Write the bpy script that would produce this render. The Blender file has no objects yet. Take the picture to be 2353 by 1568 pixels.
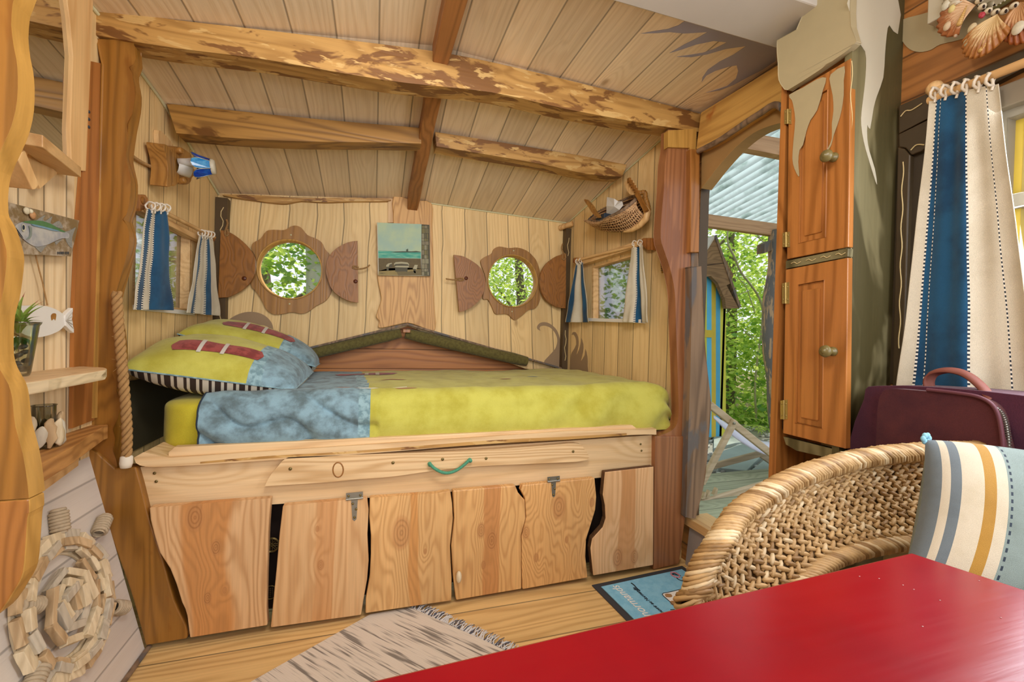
import bpy, bmesh, math, random
from mathutils import Vector as V, Matrix, noise as mnoise
from mathutils.geometry import tessellate_polygon
random.seed(7)
PI = math.pi
scene = bpy.context.scene
COL = scene.collection
# ------------------------------------------------------------------ camera, world, sun, big lights, exposure
F_PX, PCX, PCY = 1000.0, 1176.5, 784.0
_vy = V(((862-PCX)/F_PX, -(764-PCY)/F_PX, -1)).normalized()
_vx = V(((4360-PCX)/F_PX, -(858-PCY)/F_PX, -1)).normalized()
_vx = (_vx - _vy*(_vx.dot(_vy))).normalized()
_vz = _vx.cross(_vy)
CAM = V((0, 0, 1.06))
ROT = Matrix((_vx, _vy, _vz))            # camera space -> world space
cam_data = bpy.data.cameras.new('camera')
cam = bpy.data.objects.new('camera', cam_data)
COL.objects.link(cam)
cam_data.sensor_width = 36.0
cam_data.lens = F_PX/2353*36
cam_data.clip_start = 0.02
cam.matrix_world = Matrix.Translation(CAM) @ ROT.to_4x4()
scene.camera = cam
vs = scene.view_settings
vs.view_transform = 'Standard'
vs.look = 'None'
vs.gamma = 1.0
vs.use_curve_mapping = False
vs.exposure = 0.04
scene.display_settings.display_device = 'sRGB'

def hx(s):
    r = [int(s[i:i+2], 16)/255 for i in (0, 2, 4)]
    return tuple((x/12.92 if x <= .04045 else ((x+.055)/1.055)**2.4) for x in r) + (1.0,)

world = bpy.data.worlds.new('sky')
scene.world = world
world.use_nodes = True
wn = world.node_tree
wn.nodes['Background'].inputs[0].default_value = hx('F2F6FF')
wn.nodes['Background'].inputs[1].default_value = 1.15

def light(name, kind, loc, aim, power, color, size=(1, 1), angle=None):
    d = bpy.data.lights.new(name, kind)
    d.energy = power
    d.color = hx(color)[:3]
    if kind == 'AREA':
        d.shape = 'RECTANGLE'
        d.size, d.size_y = size
    if angle is not None:
        d.angle = angle
    o = bpy.data.objects.new(name, d)
    COL.objects.link(o)
    o.location = loc
    o.rotation_euler = (V(aim)-V(loc)).to_track_quat('-Z', 'Y').to_euler()
    return o
light('sun', 'SUN', (8, 5, 12), (1.5, 2.2, 0), 5.0, 'FFF3DC', angle=.03)
light('rear_fill', 'AREA', (.25, -1.15, 1.50), (.25, 2.4, 1.45), 28, 'F4F7FF', (1.9, 1.2))  # added fill light behind the camera; no rear window is modelled
light('right_window_daylight', 'AREA', (1.40, .30, 1.35), (0, .6, .9), 15, 'EEF4FF', (.7, .6))
light('overhead_fill', 'AREA', (.25, .50, 1.98), (.2, 2.5, .9), 13, 'FFFBF6', (.5, .3))  # unseen fill light added under the ceiling to brighten the nook

# ------------------------------------------------------------------ geometry helpers
def T(px, py, plane=None, **k):
    """the point of a plane that stands at a place of the picture; plane = (point, normal) or X=/Y=/Z="""
    d = ROT @ V(((px-PCX)/F_PX, -(py-PCY)/F_PX, -1))
    if plane is None:
        a, val = list(k.items())[0]
        i = 'XYZ'.index(a)
        t = (val-CAM[i])/d[i]
    else:
        t = (V(plane[0])-CAM).dot(V(plane[1]))/d.dot(V(plane[1]))
    return CAM + d*t

def TT(pts, off=(0, 0), sc=1.0, plane=None, **k):
    return [T(off[0]+p[0]/sc, off[1]+p[1]/sc, plane, **k) for p in pts]

def smooth(pts, n=4, closed=True):
    """Catmull-Rom through the points"""
    out = []
    N = len(pts)
    for i in range(N if closed else N-1):
        if closed:
            p0, p1, p2, p3 = (pts[(i+j-1) % N] for j in range(4))
        else:
            p0, p1, p2, p3 = (pts[min(max(i+j-1, 0), N-1)] for j in range(4))
        for q in range(n):
            t = q/n
            out.append(.5*((2*p1) + (p2-p0)*t + (2*p0-5*p1+4*p2-p3)*t*t + (3*p1-p0-3*p2+p3)*t**3))
    if not closed:
        out.append(pts[-1].copy())
    return out

def edge(pts, n=4):
    return smooth(pts, n, False)

def frame_of(d):
    d = d.normalized()
    a = V((0, 0, 1)) if abs(d.z) < .9 else V((1, 0, 0))
    u = d.cross(a).normalized()
    return u, d.cross(u).normalized()

class MB:
    def __init__(s):
        s.v, s.f, s.m, s.u, s.sm = [], [], [], [], []
    def add(s, vs_, fs, m=0, uv=None, sm=False):
        o = len(s.v)
        s.v += [V(p) for p in vs_]
        s.u += (uv if uv else [(0, 0)]*len(vs_))
        for i, f in enumerate(fs):
            s.f.append([x+o for x in f])
            s.m.append(m[i] if isinstance(m, list) else m)
            s.sm.append(sm)
        return s
    def plate(s, pts, t, nrm, holes=(), m=0, ms=None, uvf=None):
        """front face on pts facing nrm, thickness t behind it"""
        nrm = V(nrm).normalized()
        ms = m if ms is None else ms
        loops = [list(pts)] + [list(h) for h in holes]
        tris = tessellate_polygon([[V(p) for p in l] for l in loops])
        flat = [V(p) for l in loops for p in l]
        n = len(flat)
        vs_ = flat + [p-nrm*t for p in flat]
        fs, mm = [], []
        for a, b, c in tris:
            if (flat[b]-flat[a]).cross(flat[c]-flat[a]).dot(nrm) < 0:
                b, c = c, b
            fs += [[a, b, c], [n+a, n+c, n+b]]
            mm += [m, ms]
        st = 0
        for l in loops:
            L = len(l)
            for i in range(L):
                a, b = st+i, st+(i+1) % L
                fs.append([a, b, n+b, n+a])
                mm.append(ms)
            st += L
        s.add(vs_, fs, mm, [uvf(p) for p in vs_] if uvf else None)
        return s
    def box(s, a, b, m=0):
        a, b = V(a), V(b)
        c, h = (a+b)/2, (b-a)/2
        return s.obox(c, V((h.x, 0, 0)), V((0, h.y, 0)), V((0, 0, h.z)), m)
    def obox(s, c, x, y, z, m=0):
        c, x, y, z = V(c), V(x), V(y), V(z)
        vs_ = [c+x*i+y*j+z*k for k in (-1, 1) for j in (-1, 1) for i in (-1, 1)]
        return s.add(vs_, [[0, 2, 3, 1], [4, 5, 7, 6], [0, 1, 5, 4], [2, 6, 7, 3], [0, 4, 6, 2], [1, 3, 7, 5]], m)
    def bar(s, a, b, w, h, up=(0, 0, 1), m=0):
        a, b = V(a), V(b)
        d = (b-a)
        up = V(up)
        sd = d.cross(up).normalized()
        up2 = sd.cross(d).normalized()
        return s.obox((a+b)/2, d/2, sd*w/2, up2*h/2, m)
    def tube(s, path, r, n=8, closed=False, m=0, caps=True):
        path = [V(p) for p in path]
        N = len(path)
        rr = r if isinstance(r, (list, tuple)) else [r]*N
        d0 = path[1]-path[0]
        u, w = frame_of(d0)
        vs_, uv = [], []
        L = 0
        for i in range(N):
            if closed:
                d = path[(i+1) % N]-path[i-1]
            else:
                d = path[min(i+1, N-1)]-path[max(i-1, 0)]
            if d.length < 1e-9:
                d = d0
            d.normalize()
            u = (u-d*u.dot(d)).normalized()
            w = d.cross(u)
            if i:
                L += (path[i]-path[i-1]).length
            for k in range(n):
                a = 2*PI*k/n
                vs_.append(path[i]+(u*math.cos(a)+w*math.sin(a))*rr[i])
                uv.append((k/n, L))
        fs = []
        for i in range(N if closed else N-1):
            j = (i+1) % N
            for k in range(n):
                fs.append([i*n+k, i*n+(k+1) % n, j*n+(k+1) % n, j*n+k])
        s.add(vs_, fs, m, uv, True)
        if caps and not closed:
            s.add(vs_[:n], [list(range(n))[::-1]], m)
            s.add(vs_[-n:], [list(range(n))], m)
        return s
    def lathe(s, o, ax, prof, n=24, m=0, sm=True):
        o, ax = V(o), V(ax).normalized()
        u, w = frame_of(ax)
        vs_, fs = [], []
        for r, h in prof:
            for k in range(n):
                a = 2*PI*k/n
                vs_.append(o+ax*h+(u*math.cos(a)+w*math.sin(a))*r)
        for i in range(len(prof)-1):
            for k in range(n):
                fs.append([i*n+k, i*n+(k+1) % n, (i+1)*n+(k+1) % n, (i+1)*n+k])
        return s.add(vs_, fs, m, None, sm)
    def grid(s, fn, nu, nv, m=0, mf=None, uvf=None, sm=True):
        vs_, uv, fs, mm = [], [], [], []
        for j in range(nv+1):
            for i in range(nu+1):
                vs_.append(V(fn(i/nu, j/nv)))
                uv.append(uvf(i/nu, j/nv) if uvf else (i/nu, j/nv))
        for j in range(nv):
            for i in range(nu):
                a = j*(nu+1)+i
                fs.append([a, a+1, a+nu+2, a+nu+1])
                mm.append(mf((i+.5)/nu, (j+.5)/nv) if mf else m)
        return s.add(vs_, fs, mm, uv, sm)
    def ell(s, c, x, y, z, nu=10, nv=6, m=0):
        c, x, y, z = V(c), V(x), V(y), V(z)
        def fn(u, v):
            a, b = 2*PI*u, PI*(v-.5)
            return c+x*math.cos(a)*math.cos(b)+y*math.sin(a)*math.cos(b)+z*math.sin(b)
        return s.grid(fn, nu, nv, m)

def rope_strands(mb, path, r, turns, strands=3, m=0, per=7, n=5):
    """a laid rope: helical strands about a path"""
    path = [V(p) for p in path]
    segs = max(len(path)-1, int(turns*per))
    L = [0]
    for i in range(len(path)-1):
        L.append(L[-1]+(path[i+1]-path[i]).length)
    def at(t):
        x = t*L[-1]
        for i in range(len(path)-1):
            if x <= L[i+1] or i == len(path)-2:
                q = (x-L[i])/max(L[i+1]-L[i], 1e-9)
                return path[i].lerp(path[i+1], q), (path[i+1]-path[i]).normalized()
    ref = None
    fr = []
    for i in range(segs+1):
        p, d = at(i/segs)
        if ref is None:
            ref = frame_of(d)[0]
        ref = (ref-d*ref.dot(d)).normalized()
        fr.append((p, ref.copy(), d.cross(ref)))
    for k in range(strands):
        pts = []
        for i, (p, u, w) in enumerate(fr):
            a = 2*PI*(turns*i/segs+k/strands)
            pts.append(p+(u*math.cos(a)+w*math.sin(a))*r*.60)
        mb.tube(pts, r*.50, n, m=m)
    return mb

def thing(name, label, cat, loc, group=None):
    o = bpy.data.objects.new(name, None)
    o.empty_display_size = .05
    COL.objects.link(o)
    o.location = V(loc)
    o['label'] = label
    o['category'] = cat
    if group:
        o['group'] = group
    return o

def tag(o, label, cat, group=None, kind=None):
    o['label'] = label
    o['category'] = cat
    if group:
        o['group'] = group
    if kind:
        o['kind'] = kind
    return o

def wloc(o):
    return o.location + (wloc(o.parent) if o.parent else V((0, 0, 0)))

def obj(name, mb, mats, parent=None, label=None, bevel=0, solid=0, subsurf=0):
    if not isinstance(mats, (list, tuple)):
        mats = [mats]
    lo = V((min(p.x for p in mb.v), min(p.y for p in mb.v), min(p.z for p in mb.v)))
    hi = V((max(p.x for p in mb.v), max(p.y for p in mb.v), max(p.z for p in mb.v)))
    org = V(((lo.x+hi.x)/2, (lo.y+hi.y)/2, lo.z))
    me = bpy.data.meshes.new(name)
    me.from_pydata([p-org for p in mb.v], [], mb.f)
    for m in mats:
        me.materials.append(m)
    me.polygons.foreach_set('material_index', mb.m)
    me.polygons.foreach_set('use_smooth', mb.sm)
    uvl = me.uv_layers.new(name='UVMap')
    flat = []
    for f in mb.f:
        for i in f:
            flat += [mb.u[i][0], mb.u[i][1]]
    uvl.data.foreach_set('uv', flat)
    me.update()
    o = bpy.data.objects.new(name, me)
    COL.objects.link(o)
    if parent:
        o.parent = parent
        o.location = org-wloc(parent)
    else:
        o.location = org
    if label:
        o['label'] = label
    if bevel:
        b = o.modifiers.new('bevel', 'BEVEL')
        b.width = bevel
        b.segments = 2
        b.limit_method = 'ANGLE'
        b.angle_limit = math.radians(50)
    if solid:
        q = o.modifiers.new('solid', 'SOLIDIFY')
        q.thickness = solid
        q.offset = 0
    if subsurf:
        q = o.modifiers.new('sub', 'SUBSURF')
        q.levels = q.render_levels = subsurf
    return o

def struct(name, mb, mats, parent=None, label=None, bevel=0):
    o = obj(name, mb, mats, parent, label, bevel)
    if parent is None:
        o['kind'] = 'structure'
    return o

# ------------------------------------------------------------------ materials
class NT:
    def __init__(s, name):
        s.mat = bpy.data.materials.new(name)
        s.mat.use_nodes = True
        s.t = s.mat.node_tree
        s.bsdf = s.t.nodes['Principled BSDF']
        s.out = s.t.nodes['Material Output']
    def new(s, typ, **k):
        n = s.t.nodes.new(typ)
        for a, b in k.items():
            setattr(n, a, b)
        return n
    def put(s, sock, val):
        if isinstance(val, bpy.types.NodeSocket):
            s.t.links.new(val, sock)
        elif val is not None:
            sock.default_value = val
    def m(s, op, a, b=None, c=None, clamp=False):
        n = s.new('ShaderNodeMath', operation=op)
        n.use_clamp = clamp
        s.put(n.inputs[0], a)
        s.put(n.inputs[1], b)
        s.put(n.inputs[2], c)
        return n.outputs[0]
    def comb(s, a, b, c):
        n = s.new('ShaderNodeCombineXYZ')
        for i, x in enumerate((a, b, c)):
            s.put(n.inputs[i], x)
        return n.outputs[0]
    def sep(s, v):
        n = s.new('ShaderNodeSeparateXYZ')
        s.put(n.inputs[0], v)
        return n.outputs
    def noise(s, vec, scale=5., detail=3., rough=.55, dist=0.):
        n = s.new('ShaderNodeTexNoise')
        s.put(n.inputs['Vector'], vec)
        n.inputs['Scale'].default_value = scale
        n.inputs['Detail'].default_value = detail
        n.inputs['Roughness'].default_value = rough
        n.inputs['Distortion'].default_value = dist
        return n.outputs[0]
    def ss(s, x, lo, hi):
        n = s.new('ShaderNodeMapRange', interpolation_type='SMOOTHSTEP')
        s.put(n.inputs[0], x)
        n.inputs[1].default_value = lo
        n.inputs[2].default_value = hi
        return n.outputs[0]
    def mix(s, f, a, b, mode='MIX'):
        n = s.new('ShaderNodeMix', data_type='RGBA', blend_type=mode)
        s.put(n.inputs[0], f)
        s.put(n.inputs[6], a)
        s.put(n.inputs[7], b)
        return n.outputs[2]
    def bump(s, h, strength=.3, dist=.01):
        n = s.new('ShaderNodeBump')
        n.inputs['Strength'].default_value = strength
        n.inputs['Distance'].default_value = dist
        s.put(n.inputs['Height'], h)
        s.t.links.new(n.outputs[0], s.bsdf.inputs['Normal'])
    def coord(s, kind='Object'):
        return s.new('ShaderNodeTexCoord').outputs[kind]
    def fin(s, color, rough=.6, metal=0., spec=None):
        s.put(s.bsdf.inputs['Base Color'], color)
        s.put(s.bsdf.inputs['Roughness'], rough)
        s.bsdf.inputs['Metallic'].default_value = metal
        if spec is not None:
            s.bsdf.inputs['Specular IOR Level'].default_value = spec
        return s.mat

def plain(name, color, rough=.6, metal=0., var=.12, sc=12., bump=0., spec=None):
    n = NT(name)
    c = hx(color)
    nz = n.noise(n.coord(), sc, 3)
    f = n.m('MULTIPLY_ADD', nz, 2*var, 1-var)
    col = n.mix(1., c, n.comb(f, f, f), 'MULTIPLY')
    if bump:
        n.bump(nz, bump, .01)
    return n.fin(col, rough, metal, spec)

def wood(name, base, dark, axis='Z', freq=30., contrast=.5, warp=.05, stretch=.12, seam=0., heart=None, knots=.3, ks=5.,
         rough=.5, patch=None, fine=.2, bump=.12, tint=.1, seamdark=.35, spots=()):
    n = NT(name)
    if axis == 'UV':
        o = n.sep(n.coord('UV'))
        a, b, g = o[0], 0.0, o[1]
    else:
        o = n.sep(n.coord())
        a, b, g = {'Z': (o[0], o[1], o[2]), 'X': (o[2], o[1], o[0]), 'Y': (o[0], o[2], o[1]), 'W': (o[1], o[0], o[2]), 'V': (o[2], o[0], o[1])}[axis]
    rnd = n.m('MULTIPLY', n.new('ShaderNodeObjectInfo').outputs['Random'], 31.)
    if seam:
        q = n.m('DIVIDE', a, seam)
        idx = n.m('FLOOR', q)
        w = n.new('ShaderNodeTexWhiteNoise', noise_dimensions='1D')
        n.put(w.inputs['W'], idx)
        wv = w.outputs[0]
        fr = n.m('SUBTRACT', q, idx)
        al = n.m('MULTIPLY', n.m('SUBTRACT', fr, .5), seam)
        rnd = n.m('MULTIPLY_ADD', wv, 17., rnd)
        ed = n.m('MULTIPLY', n.m('MINIMUM', fr, n.m('SUBTRACT', 1., fr)), seam)
        sl = n.ss(ed, .0008, .0045)
    else:
        al = a
    g2 = n.m('MULTIPLY_ADD', g, stretch, rnd)
    P = n.comb(al, b, g2)
    n1 = n.m('SUBTRACT', n.noise(P, 7., 2.5, .5), .5)
    # knots
    vo = n.new('ShaderNodeTexVoronoi', voronoi_dimensions='3D', feature='F1')
    kg = n.m('MULTIPLY_ADD', g, .5, rnd)
    n.put(vo.inputs['Vector'], n.comb(al, 0.0, kg))
    vo.inputs['Scale'].default_value = ks
    gate = n.m('GREATER_THAN', n.sep(vo.outputs['Color'])[0], 1-knots)
    dist = vo.outputs['Distance']
    kk = n.m('MULTIPLY', n.m('SUBTRACT', 1., n.ss(dist, .0, .55)), gate)
    ph = n.m('MULTIPLY', n.m('ADD', al, n.m('MULTIPLY', n1, warp*6)), freq)
    ph = n.m('MULTIPLY_ADD', kk, 2.6, ph)
    spot_c = None
    spot_r = None
    for (sa, sg, sr) in spots:
        da = n.m('SUBTRACT', al, sa)
        dg = n.m('MULTIPLY', n.m('SUBTRACT', g, sg), .55)
        dd = n.m('SQRT', n.m('ADD', n.m('MULTIPLY', da, da), n.m('MULTIPLY', dg, dg)))
        dd = n.m('MULTIPLY_ADD', n1, sr*.5, dd)
        fall = n.m('SUBTRACT', 1., n.ss(dd, 0., sr*4.))
        ph = n.m('MULTIPLY_ADD', fall, 60*sr+1., ph)
        core = n.m('SUBTRACT', 1., n.ss(dd, sr*.75, sr*1.1))
        rg_ = n.m('MULTIPLY', core, n.m('POWER', n.m('MULTIPLY_ADD', n.m('SINE', n.m('MULTIPLY', dd, 2*PI/(sr*.3))), .5, .5), 2.))
        spot_r = rg_ if spot_r is None else n.m('MAXIMUM', spot_r, rg_)
        spot_c = core if spot_c is None else n.m('MAXIMUM', spot_c, core)
    s1 = n.m('MULTIPLY_ADD', n.m('SINE', n.m('MULTIPLY', ph, 2*PI)), .5, .5)
    s1 = n.m('POWER', s1, 1.8)
    col = n.mix(n.m('MULTIPLY', s1, contrast), hx(base), hx(dark))
    if heart:
        hm = n.m('ABSOLUTE', n.m('ADD', n.m('SUBTRACT', al, heart[2]), n.m('MULTIPLY', n1, .25)))
        hm = n.m('SUBTRACT', 1., n.ss(hm, heart[1]*.75, heart[1]))
        col = n.mix(n.m('MULTIPLY', hm, .85), col, n.mix(n.m('MULTIPLY', s1, contrast), hx(heart[0]), hx(dark)))
    if patch:
        pn = n.noise(n.comb(al, b, n.m('MULTIPLY_ADD', g, .35, rnd)), patch[1], 4., .6, .4)
        col = n.mix(n.ss(pn, patch[2], patch[2]+.06), col, hx(patch[0]))
        if len(patch) > 3:
            pn2 = n.noise(n.comb(al, b, n.m('MULTIPLY_ADD', g, .3, n.m('ADD', rnd, 5.))), patch[1]*1.6, 4., .6, .4)
            col = n.mix(n.ss(pn2, patch[2]+.04, patch[2]+.09), col, hx(patch[3]))
    kc = n.m('MULTIPLY', n.m('SUBTRACT', 1., n.ss(dist, .05, .13)), gate)
    col = n.mix(n.m('MULTIPLY', kc, .75), col, n.mix(.5, hx(dark), hx('4A2508')))
    if spot_c is not None:
        col = n.mix(n.m('MULTIPLY', spot_c, .6), col, n.mix(spot_r, hx('BC8450'), hx('925C30')))
    fb = n.noise(n.comb(n.m('MULTIPLY', al, 160.), n.m('MULTIPLY', b, 160.), n.m('MULTIPLY', g, 5.)), 1., 2.)
    lf = n.noise(P, 4., 2.)
    f = n.m('MULTIPLY_ADD', n.m('SUBTRACT', fb, .5), fine*1.5, 1.)
    f = n.m('MULTIPLY', f, n.m('MULTIPLY_ADD', n.m('SUBTRACT', lf, .5), .5, 1.))
    if seam:
        f = n.m('MULTIPLY', f, n.m('MULTIPLY_ADD', n.m('SUBTRACT', wv, .5), 2*tint, 1.))
        f = n.m('MULTIPLY', f, n.m('MULTIPLY_ADD', sl, 1-seamdark, seamdark))
    col = n.mix(1., col, n.comb(f, f, f), 'MULTIPLY')
    h = n.m('MULTIPLY_ADD', fb, .35, n.m('MULTIPLY', s1, -.35))
    if seam:
        h = n.m('ADD', h, n.m('MULTIPLY', sl, 2.5))
    n.bump(h, bump*2, .004)
    return n.fin(col, rough)

def fabric(name, c1, c2, sc=9., mixlo=.4, mixhi=.62, weave=900., rough=.9, bump=.25):
    n = NT(name)
    co = n.coord()
    nz = n.noise(co, sc, 4., .6)
    fb = n.noise(co, weave, 1.)
    col = n.mix(n.ss(nz, mixlo, mixhi), hx(c1), hx(c2))
    f = n.m('MULTIPLY_ADD', fb, .5, .75)
    col = n.mix(1., col, n.comb(f, f, f), 'MULTIPLY')
    n.bump(n.m('MULTIPLY_ADD', nz, 2., fb), bump, .003)
    n.bsdf.inputs['Sheen Weight'].default_value = .15
    return n.fin(col, rough, 0., .2)

def glassy(name, tint='FFFFFF', refl=.12, rough=.03):
    n = NT(name)
    tr = n.new('ShaderNodeBsdfTransparent')
    tr.inputs[0].default_value = hx(tint)
    gl = n.new('ShaderNodeBsdfGlossy')
    gl.inputs['Roughness'].default_value = rough
    fr = n.new('ShaderNodeFresnel')
    fr.inputs[0].default_value = 1.45
    mx = n.new('ShaderNodeMixShader')
    n.put(mx.inputs[0], n.m('MULTIPLY_ADD', fr.outputs[0], .8, refl*.2))
    n.t.links.new(tr.outputs[0], mx.inputs[1])
    n.t.links.new(gl.outputs[0], mx.inputs[2])
    n.t.links.new(mx.outputs[0], n.out.inputs[0])
    return n.mat

def leafmat(name, c1, c2, trans=.5):
    n = NT(name)
    nz = n.noise(n.coord(), 2.2, 3.)
    col = n.mix(n.ss(nz, .35, .65), hx(c1), hx(c2))
    df = n.new('ShaderNodeBsdfDiffuse')
    tl = n.new('ShaderNodeBsdfTranslucent')
    n.put(df.inputs[0], col)
    n.put(tl.inputs[0], n.mix(.5, col, hx('D6E85A')))
    mx = n.new('ShaderNodeMixShader')
    mx.inputs[0].default_value = trans
    n.t.links.new(df.outputs[0], mx.inputs[1])
    n.t.links.new(tl.outputs[0], mx.inputs[2])
    n.t.links.new(mx.outputs[0], n.out.inputs[0])
    return n.mat

M = {}
M['ceil'] = wood('pine_ceiling_planks', 'EAD4B0', 'C4A474', 'UV', 34, .25, .04, .12, .145, knots=.22, ks=6, rough=.55, tint=.07, seamdark=.45)
M['wall'] = wood('pine_wall_planks', 'E8C88C', 'C39858', 'UV', 36, .28, .04, .12, .152, knots=.35, ks=6, rough=.55, tint=.09)
M['wall_side'] = wood('pine_side_planks', 'E8C88E', 'C39A5C', 'UV', 36, .28, .04, .12, .128, knots=.3, ks=6, rough=.55, tint=.08)
M['wall_pale'] = wood('pale_wall_planks', 'ECD3A8', 'C09C66', 'UV', 26, .4, .04, .12, .088, knots=.4, ks=8, rough=.55, tint=.12)
M['wall_warm'] = wood('stained_wall_planks', 'A66E36', '6C421A', 'UV', 26, .5, .06, .12, .13, knots=.3, rough=.45)
M['floor'] = wood('pine_floorboards', 'E2BE80', 'B0834A', 'UV', 26, .5, .05, .1, .21, knots=.15, ks=4, rough=.32, tint=.08)
M['white_boards'] = wood('white_painted_boards', 'D9CFC2', 'C6B9AB', 'UV', 10, .2, .02, .1, .085, knots=0, rough=.5, tint=.03, seamdark=.6, fine=.08)
M['pine_x'] = wood('pine_lengthwise', 'E2C292', 'B98A52', 'X', 24, .4, .06, .1, knots=.3, ks=5)
M['pine_z'] = wood('pine_upright', 'E6C08A', 'BC874A', 'Z', 24, .4, .06, .1, knots=.3, ks=6)
M['pine_w'] = wood('pine_upright_side', 'E2BA80', 'BC874A', 'W', 24, .4, .06, .1, knots=.3, ks=6)
M['pine_v'] = wood('pine_along_wall', 'E4BC82', 'BC874A', 'V', 24, .4, .06, .1, knots=.3, ks=6)
M['pine_y'] = wood('pine_deep', 'DDB47A', 'A87238', 'Y', 24, .5, .06, .1, knots=.3, ks=6)
CLAD = [dict(base='E2B683', dark='B27C46', freq=34, contrast=.5, warp=.07, stretch=.16, heart=('C98746', .085, -.01)),
        dict(base='DDB27E', dark='B8824C', freq=30, contrast=.45, warp=.06, stretch=.12, heart=('CE9862', .05, .0)),
        dict(base='DBAE72', dark='B07C44', freq=36, contrast=.5, warp=.08, stretch=.16, heart=('CF9250', .03, .02)),
        dict(base='DDAE70', dark='B27C46', freq=34, contrast=.5, warp=.09, stretch=.2, heart=('C58850', .055, .01)),
        dict(base='DBAA6C', dark='B07C44', freq=34, contrast=.5, warp=.11, stretch=.28, heart=None),
        dict(base='E0B584', dark='BC8850', freq=30, contrast=.4, warp=.05, stretch=.12, heart=('C78F5A', .035, .0))]
KNOTS = [[(496, 1259, .017), (477, 1375, .014), (516, 1357, .008), (448, 1190, .028)],
         [(737, 1299, .012), (729, 1216, .007)],
         [(923, 1225, .036), (977, 1268, .008)],
         [(1106, 1219, .018), (1130, 1243, .024), (1111, 1299, .011)],
         [(1284, 1165, .034), (1209, 1224, .019), (1232, 1282, .013), (1302, 1241, .010), (1360, 1155, .014)],
         [(1419, 1282, .028), (1458, 1280, .020)]]
M['amber'] = wood('amber_oiled_slab', '9E6C2A', '684314', 'Z', 24, .5, .07, .1, knots=.25, ks=5, rough=.38, patch=('8A581C', 7, .58))
M['amber_light'] = wood('pale_sapwood_edge', 'C09248', '8C6424', 'Z', 26, .4, .06, .1, knots=.2, rough=.4)
M['orange'] = wood('orange_varnished_pine', 'AA7034', '764616', 'Z', 26, .5, .05, .08, knots=.15, rough=.33)
M['orange_w'] = wood('orange_varnished_side', 'AE7036', '784416', 'W', 26, .55, .05, .08, knots=.2, ks=6, rough=.3)
M['redwood'] = wood('red_brown_slab', 'A06A42', '683A1C', 'Z', 40, .45, .03, .06, knots=.2, ks=4, rough=.33, patch=('8A5836', 6, .6))
M['bark_x'] = wood('bark_edged_beam', 'BE9250', '84581F', 'X', 20, .5, .08, .12, knots=.4, ks=5, rough=.5, patch=('7C5226', 15, .53, 'CCA666'))
M['bark_dark'] = wood('brown_beam', 'AC7E3C', '66421A', 'X', 22, .6, .06, .08, knots=.2, rough=.45, patch=('6E4618', 11, .54))
M['ridge'] = wood('ridge_beam_wood', 'A8703C', '6E4420', 'Y', 26, .5, .06, .1, knots=.35, rough=.45)
M['shutter'] = wood('brown_stained_plywood', '9A6428', '644014', 'Z', 30, .4, .12, .35, knots=.5, ks=7, rough=.45)
M['porthole'] = wood('porthole_frame_wood', 'A4763A', '6E4718', 'Z', 30, .4, .05, .1, knots=.1, rough=.45)
M['live'] = wood('live_edge_panel_wood', 'D8A866', 'A06C30', 'Z', 32, .55, .09, .14, knots=.35, ks=4, rough=.5)
M['grey_wood'] = wood('weathered_grey_wood', '8C7258', '4C3A2A', 'Z', 24, .6, .06, .08, knots=.25, rough=.7, patch=('66605C', 6, .52))
M['drift'] = wood('driftwood', 'E2D0AC', 'AF966C', 'Z', 34, .35, .08, .15, knots=.0, ks=20, rough=.8)
M['drift_tan'] = wood('tan_driftwood', 'CDB086', '94744A', 'Z', 34, .5, .08, .15, knots=.0, rough=.8)
M['drift_grey'] = wood('grey_driftwood', 'C9BEA8', '978B76', 'Z', 34, .4, .08, .15, knots=.0, rough=.8)
M['drift_lamp'] = wood('polished_driftwood', 'AD7B3B', '75481A', 'Z', 24, .5, .1, .2, knots=.3, ks=10, rough=.4)
M['bark'] = plain('rough_bark', '5E3F20', .9, var=.5, sc=60, bump=.8)
M['void'] = plain('dark_cupboard_lining', '2A1B12', .9)
M['olive'] = fabric('olive_upholstery', '6A6236', '5C542E', 60)
M['olive_paint'] = wood('olive_painted_board', '7C7350', '4F4728', 'Z', 12, .3, .05, .05, knots=.15, rough=.45, patch=('4C4426', 3.5, .47))
M['brown_paint'] = plain('dark_brown_paint', '4E3C20', .5, var=.15)
M['cream_paint'] = plain('cream_paint', 'AA9C78', .5, var=.08)
M['cream_pale'] = plain('pale_cream_paint', 'C2BAA2', .45, var=.06)
M['line_paint'] = plain('cream_line_paint', 'D6C08A', .6)
M['taupe'] = plain('taupe_wave_paint', '9A8060', .6, var=.06)
M['mauve'] = plain('mauve_grey_paint', 'A09CA8', .6, var=.08)
M['beam_white'] = plain('greyed_white_paint', 'C3BBAE', .4, var=.1, sc=5)
M['caulk'] = plain('pale_caulk', 'D3CFA4', .7)
M['yellow_sheet'] = fabric('yellow_fitted_sheet', 'D8CC3C', 'CCBC30', 4, weave=600)
M['lime'] = fabric('lime_yellow_duvet_cotton', 'C2BE58', 'ACA43C', 9, .35, .75)
M['denim'] = fabric('blue_denim_print', '88A8B4', '5E7074', 18, .34, .72)
M['denim_light'] = fabric('pale_denim_hem_print', '93B3BA', '6F8E96', 40, .4, .6)
M['belt'] = fabric('red_leather_belt_print', '9E4A42', '7E342F', 30)
M['buckle'] = plain('silver_buckle_print', 'C9C4B8', .5)
M['stripe_dark'] = plain('dark_stripe_cotton', '3C2C22', .9)
M['stripe_pale'] = plain('cream_stripe_cotton', 'DCD2BC', .9)
M['cream_cloth'] = fabric('cream_curtain_cotton', 'D2CAB4', 'C6BDA6', 6, weave=700)
M['blue_cloth'] = fabric('blue_curtain_cotton', '225478', '1A3F5E', 6, weave=700)
M['stitch_dark'] = plain('dark_stitch', '24303C', .9)
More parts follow.
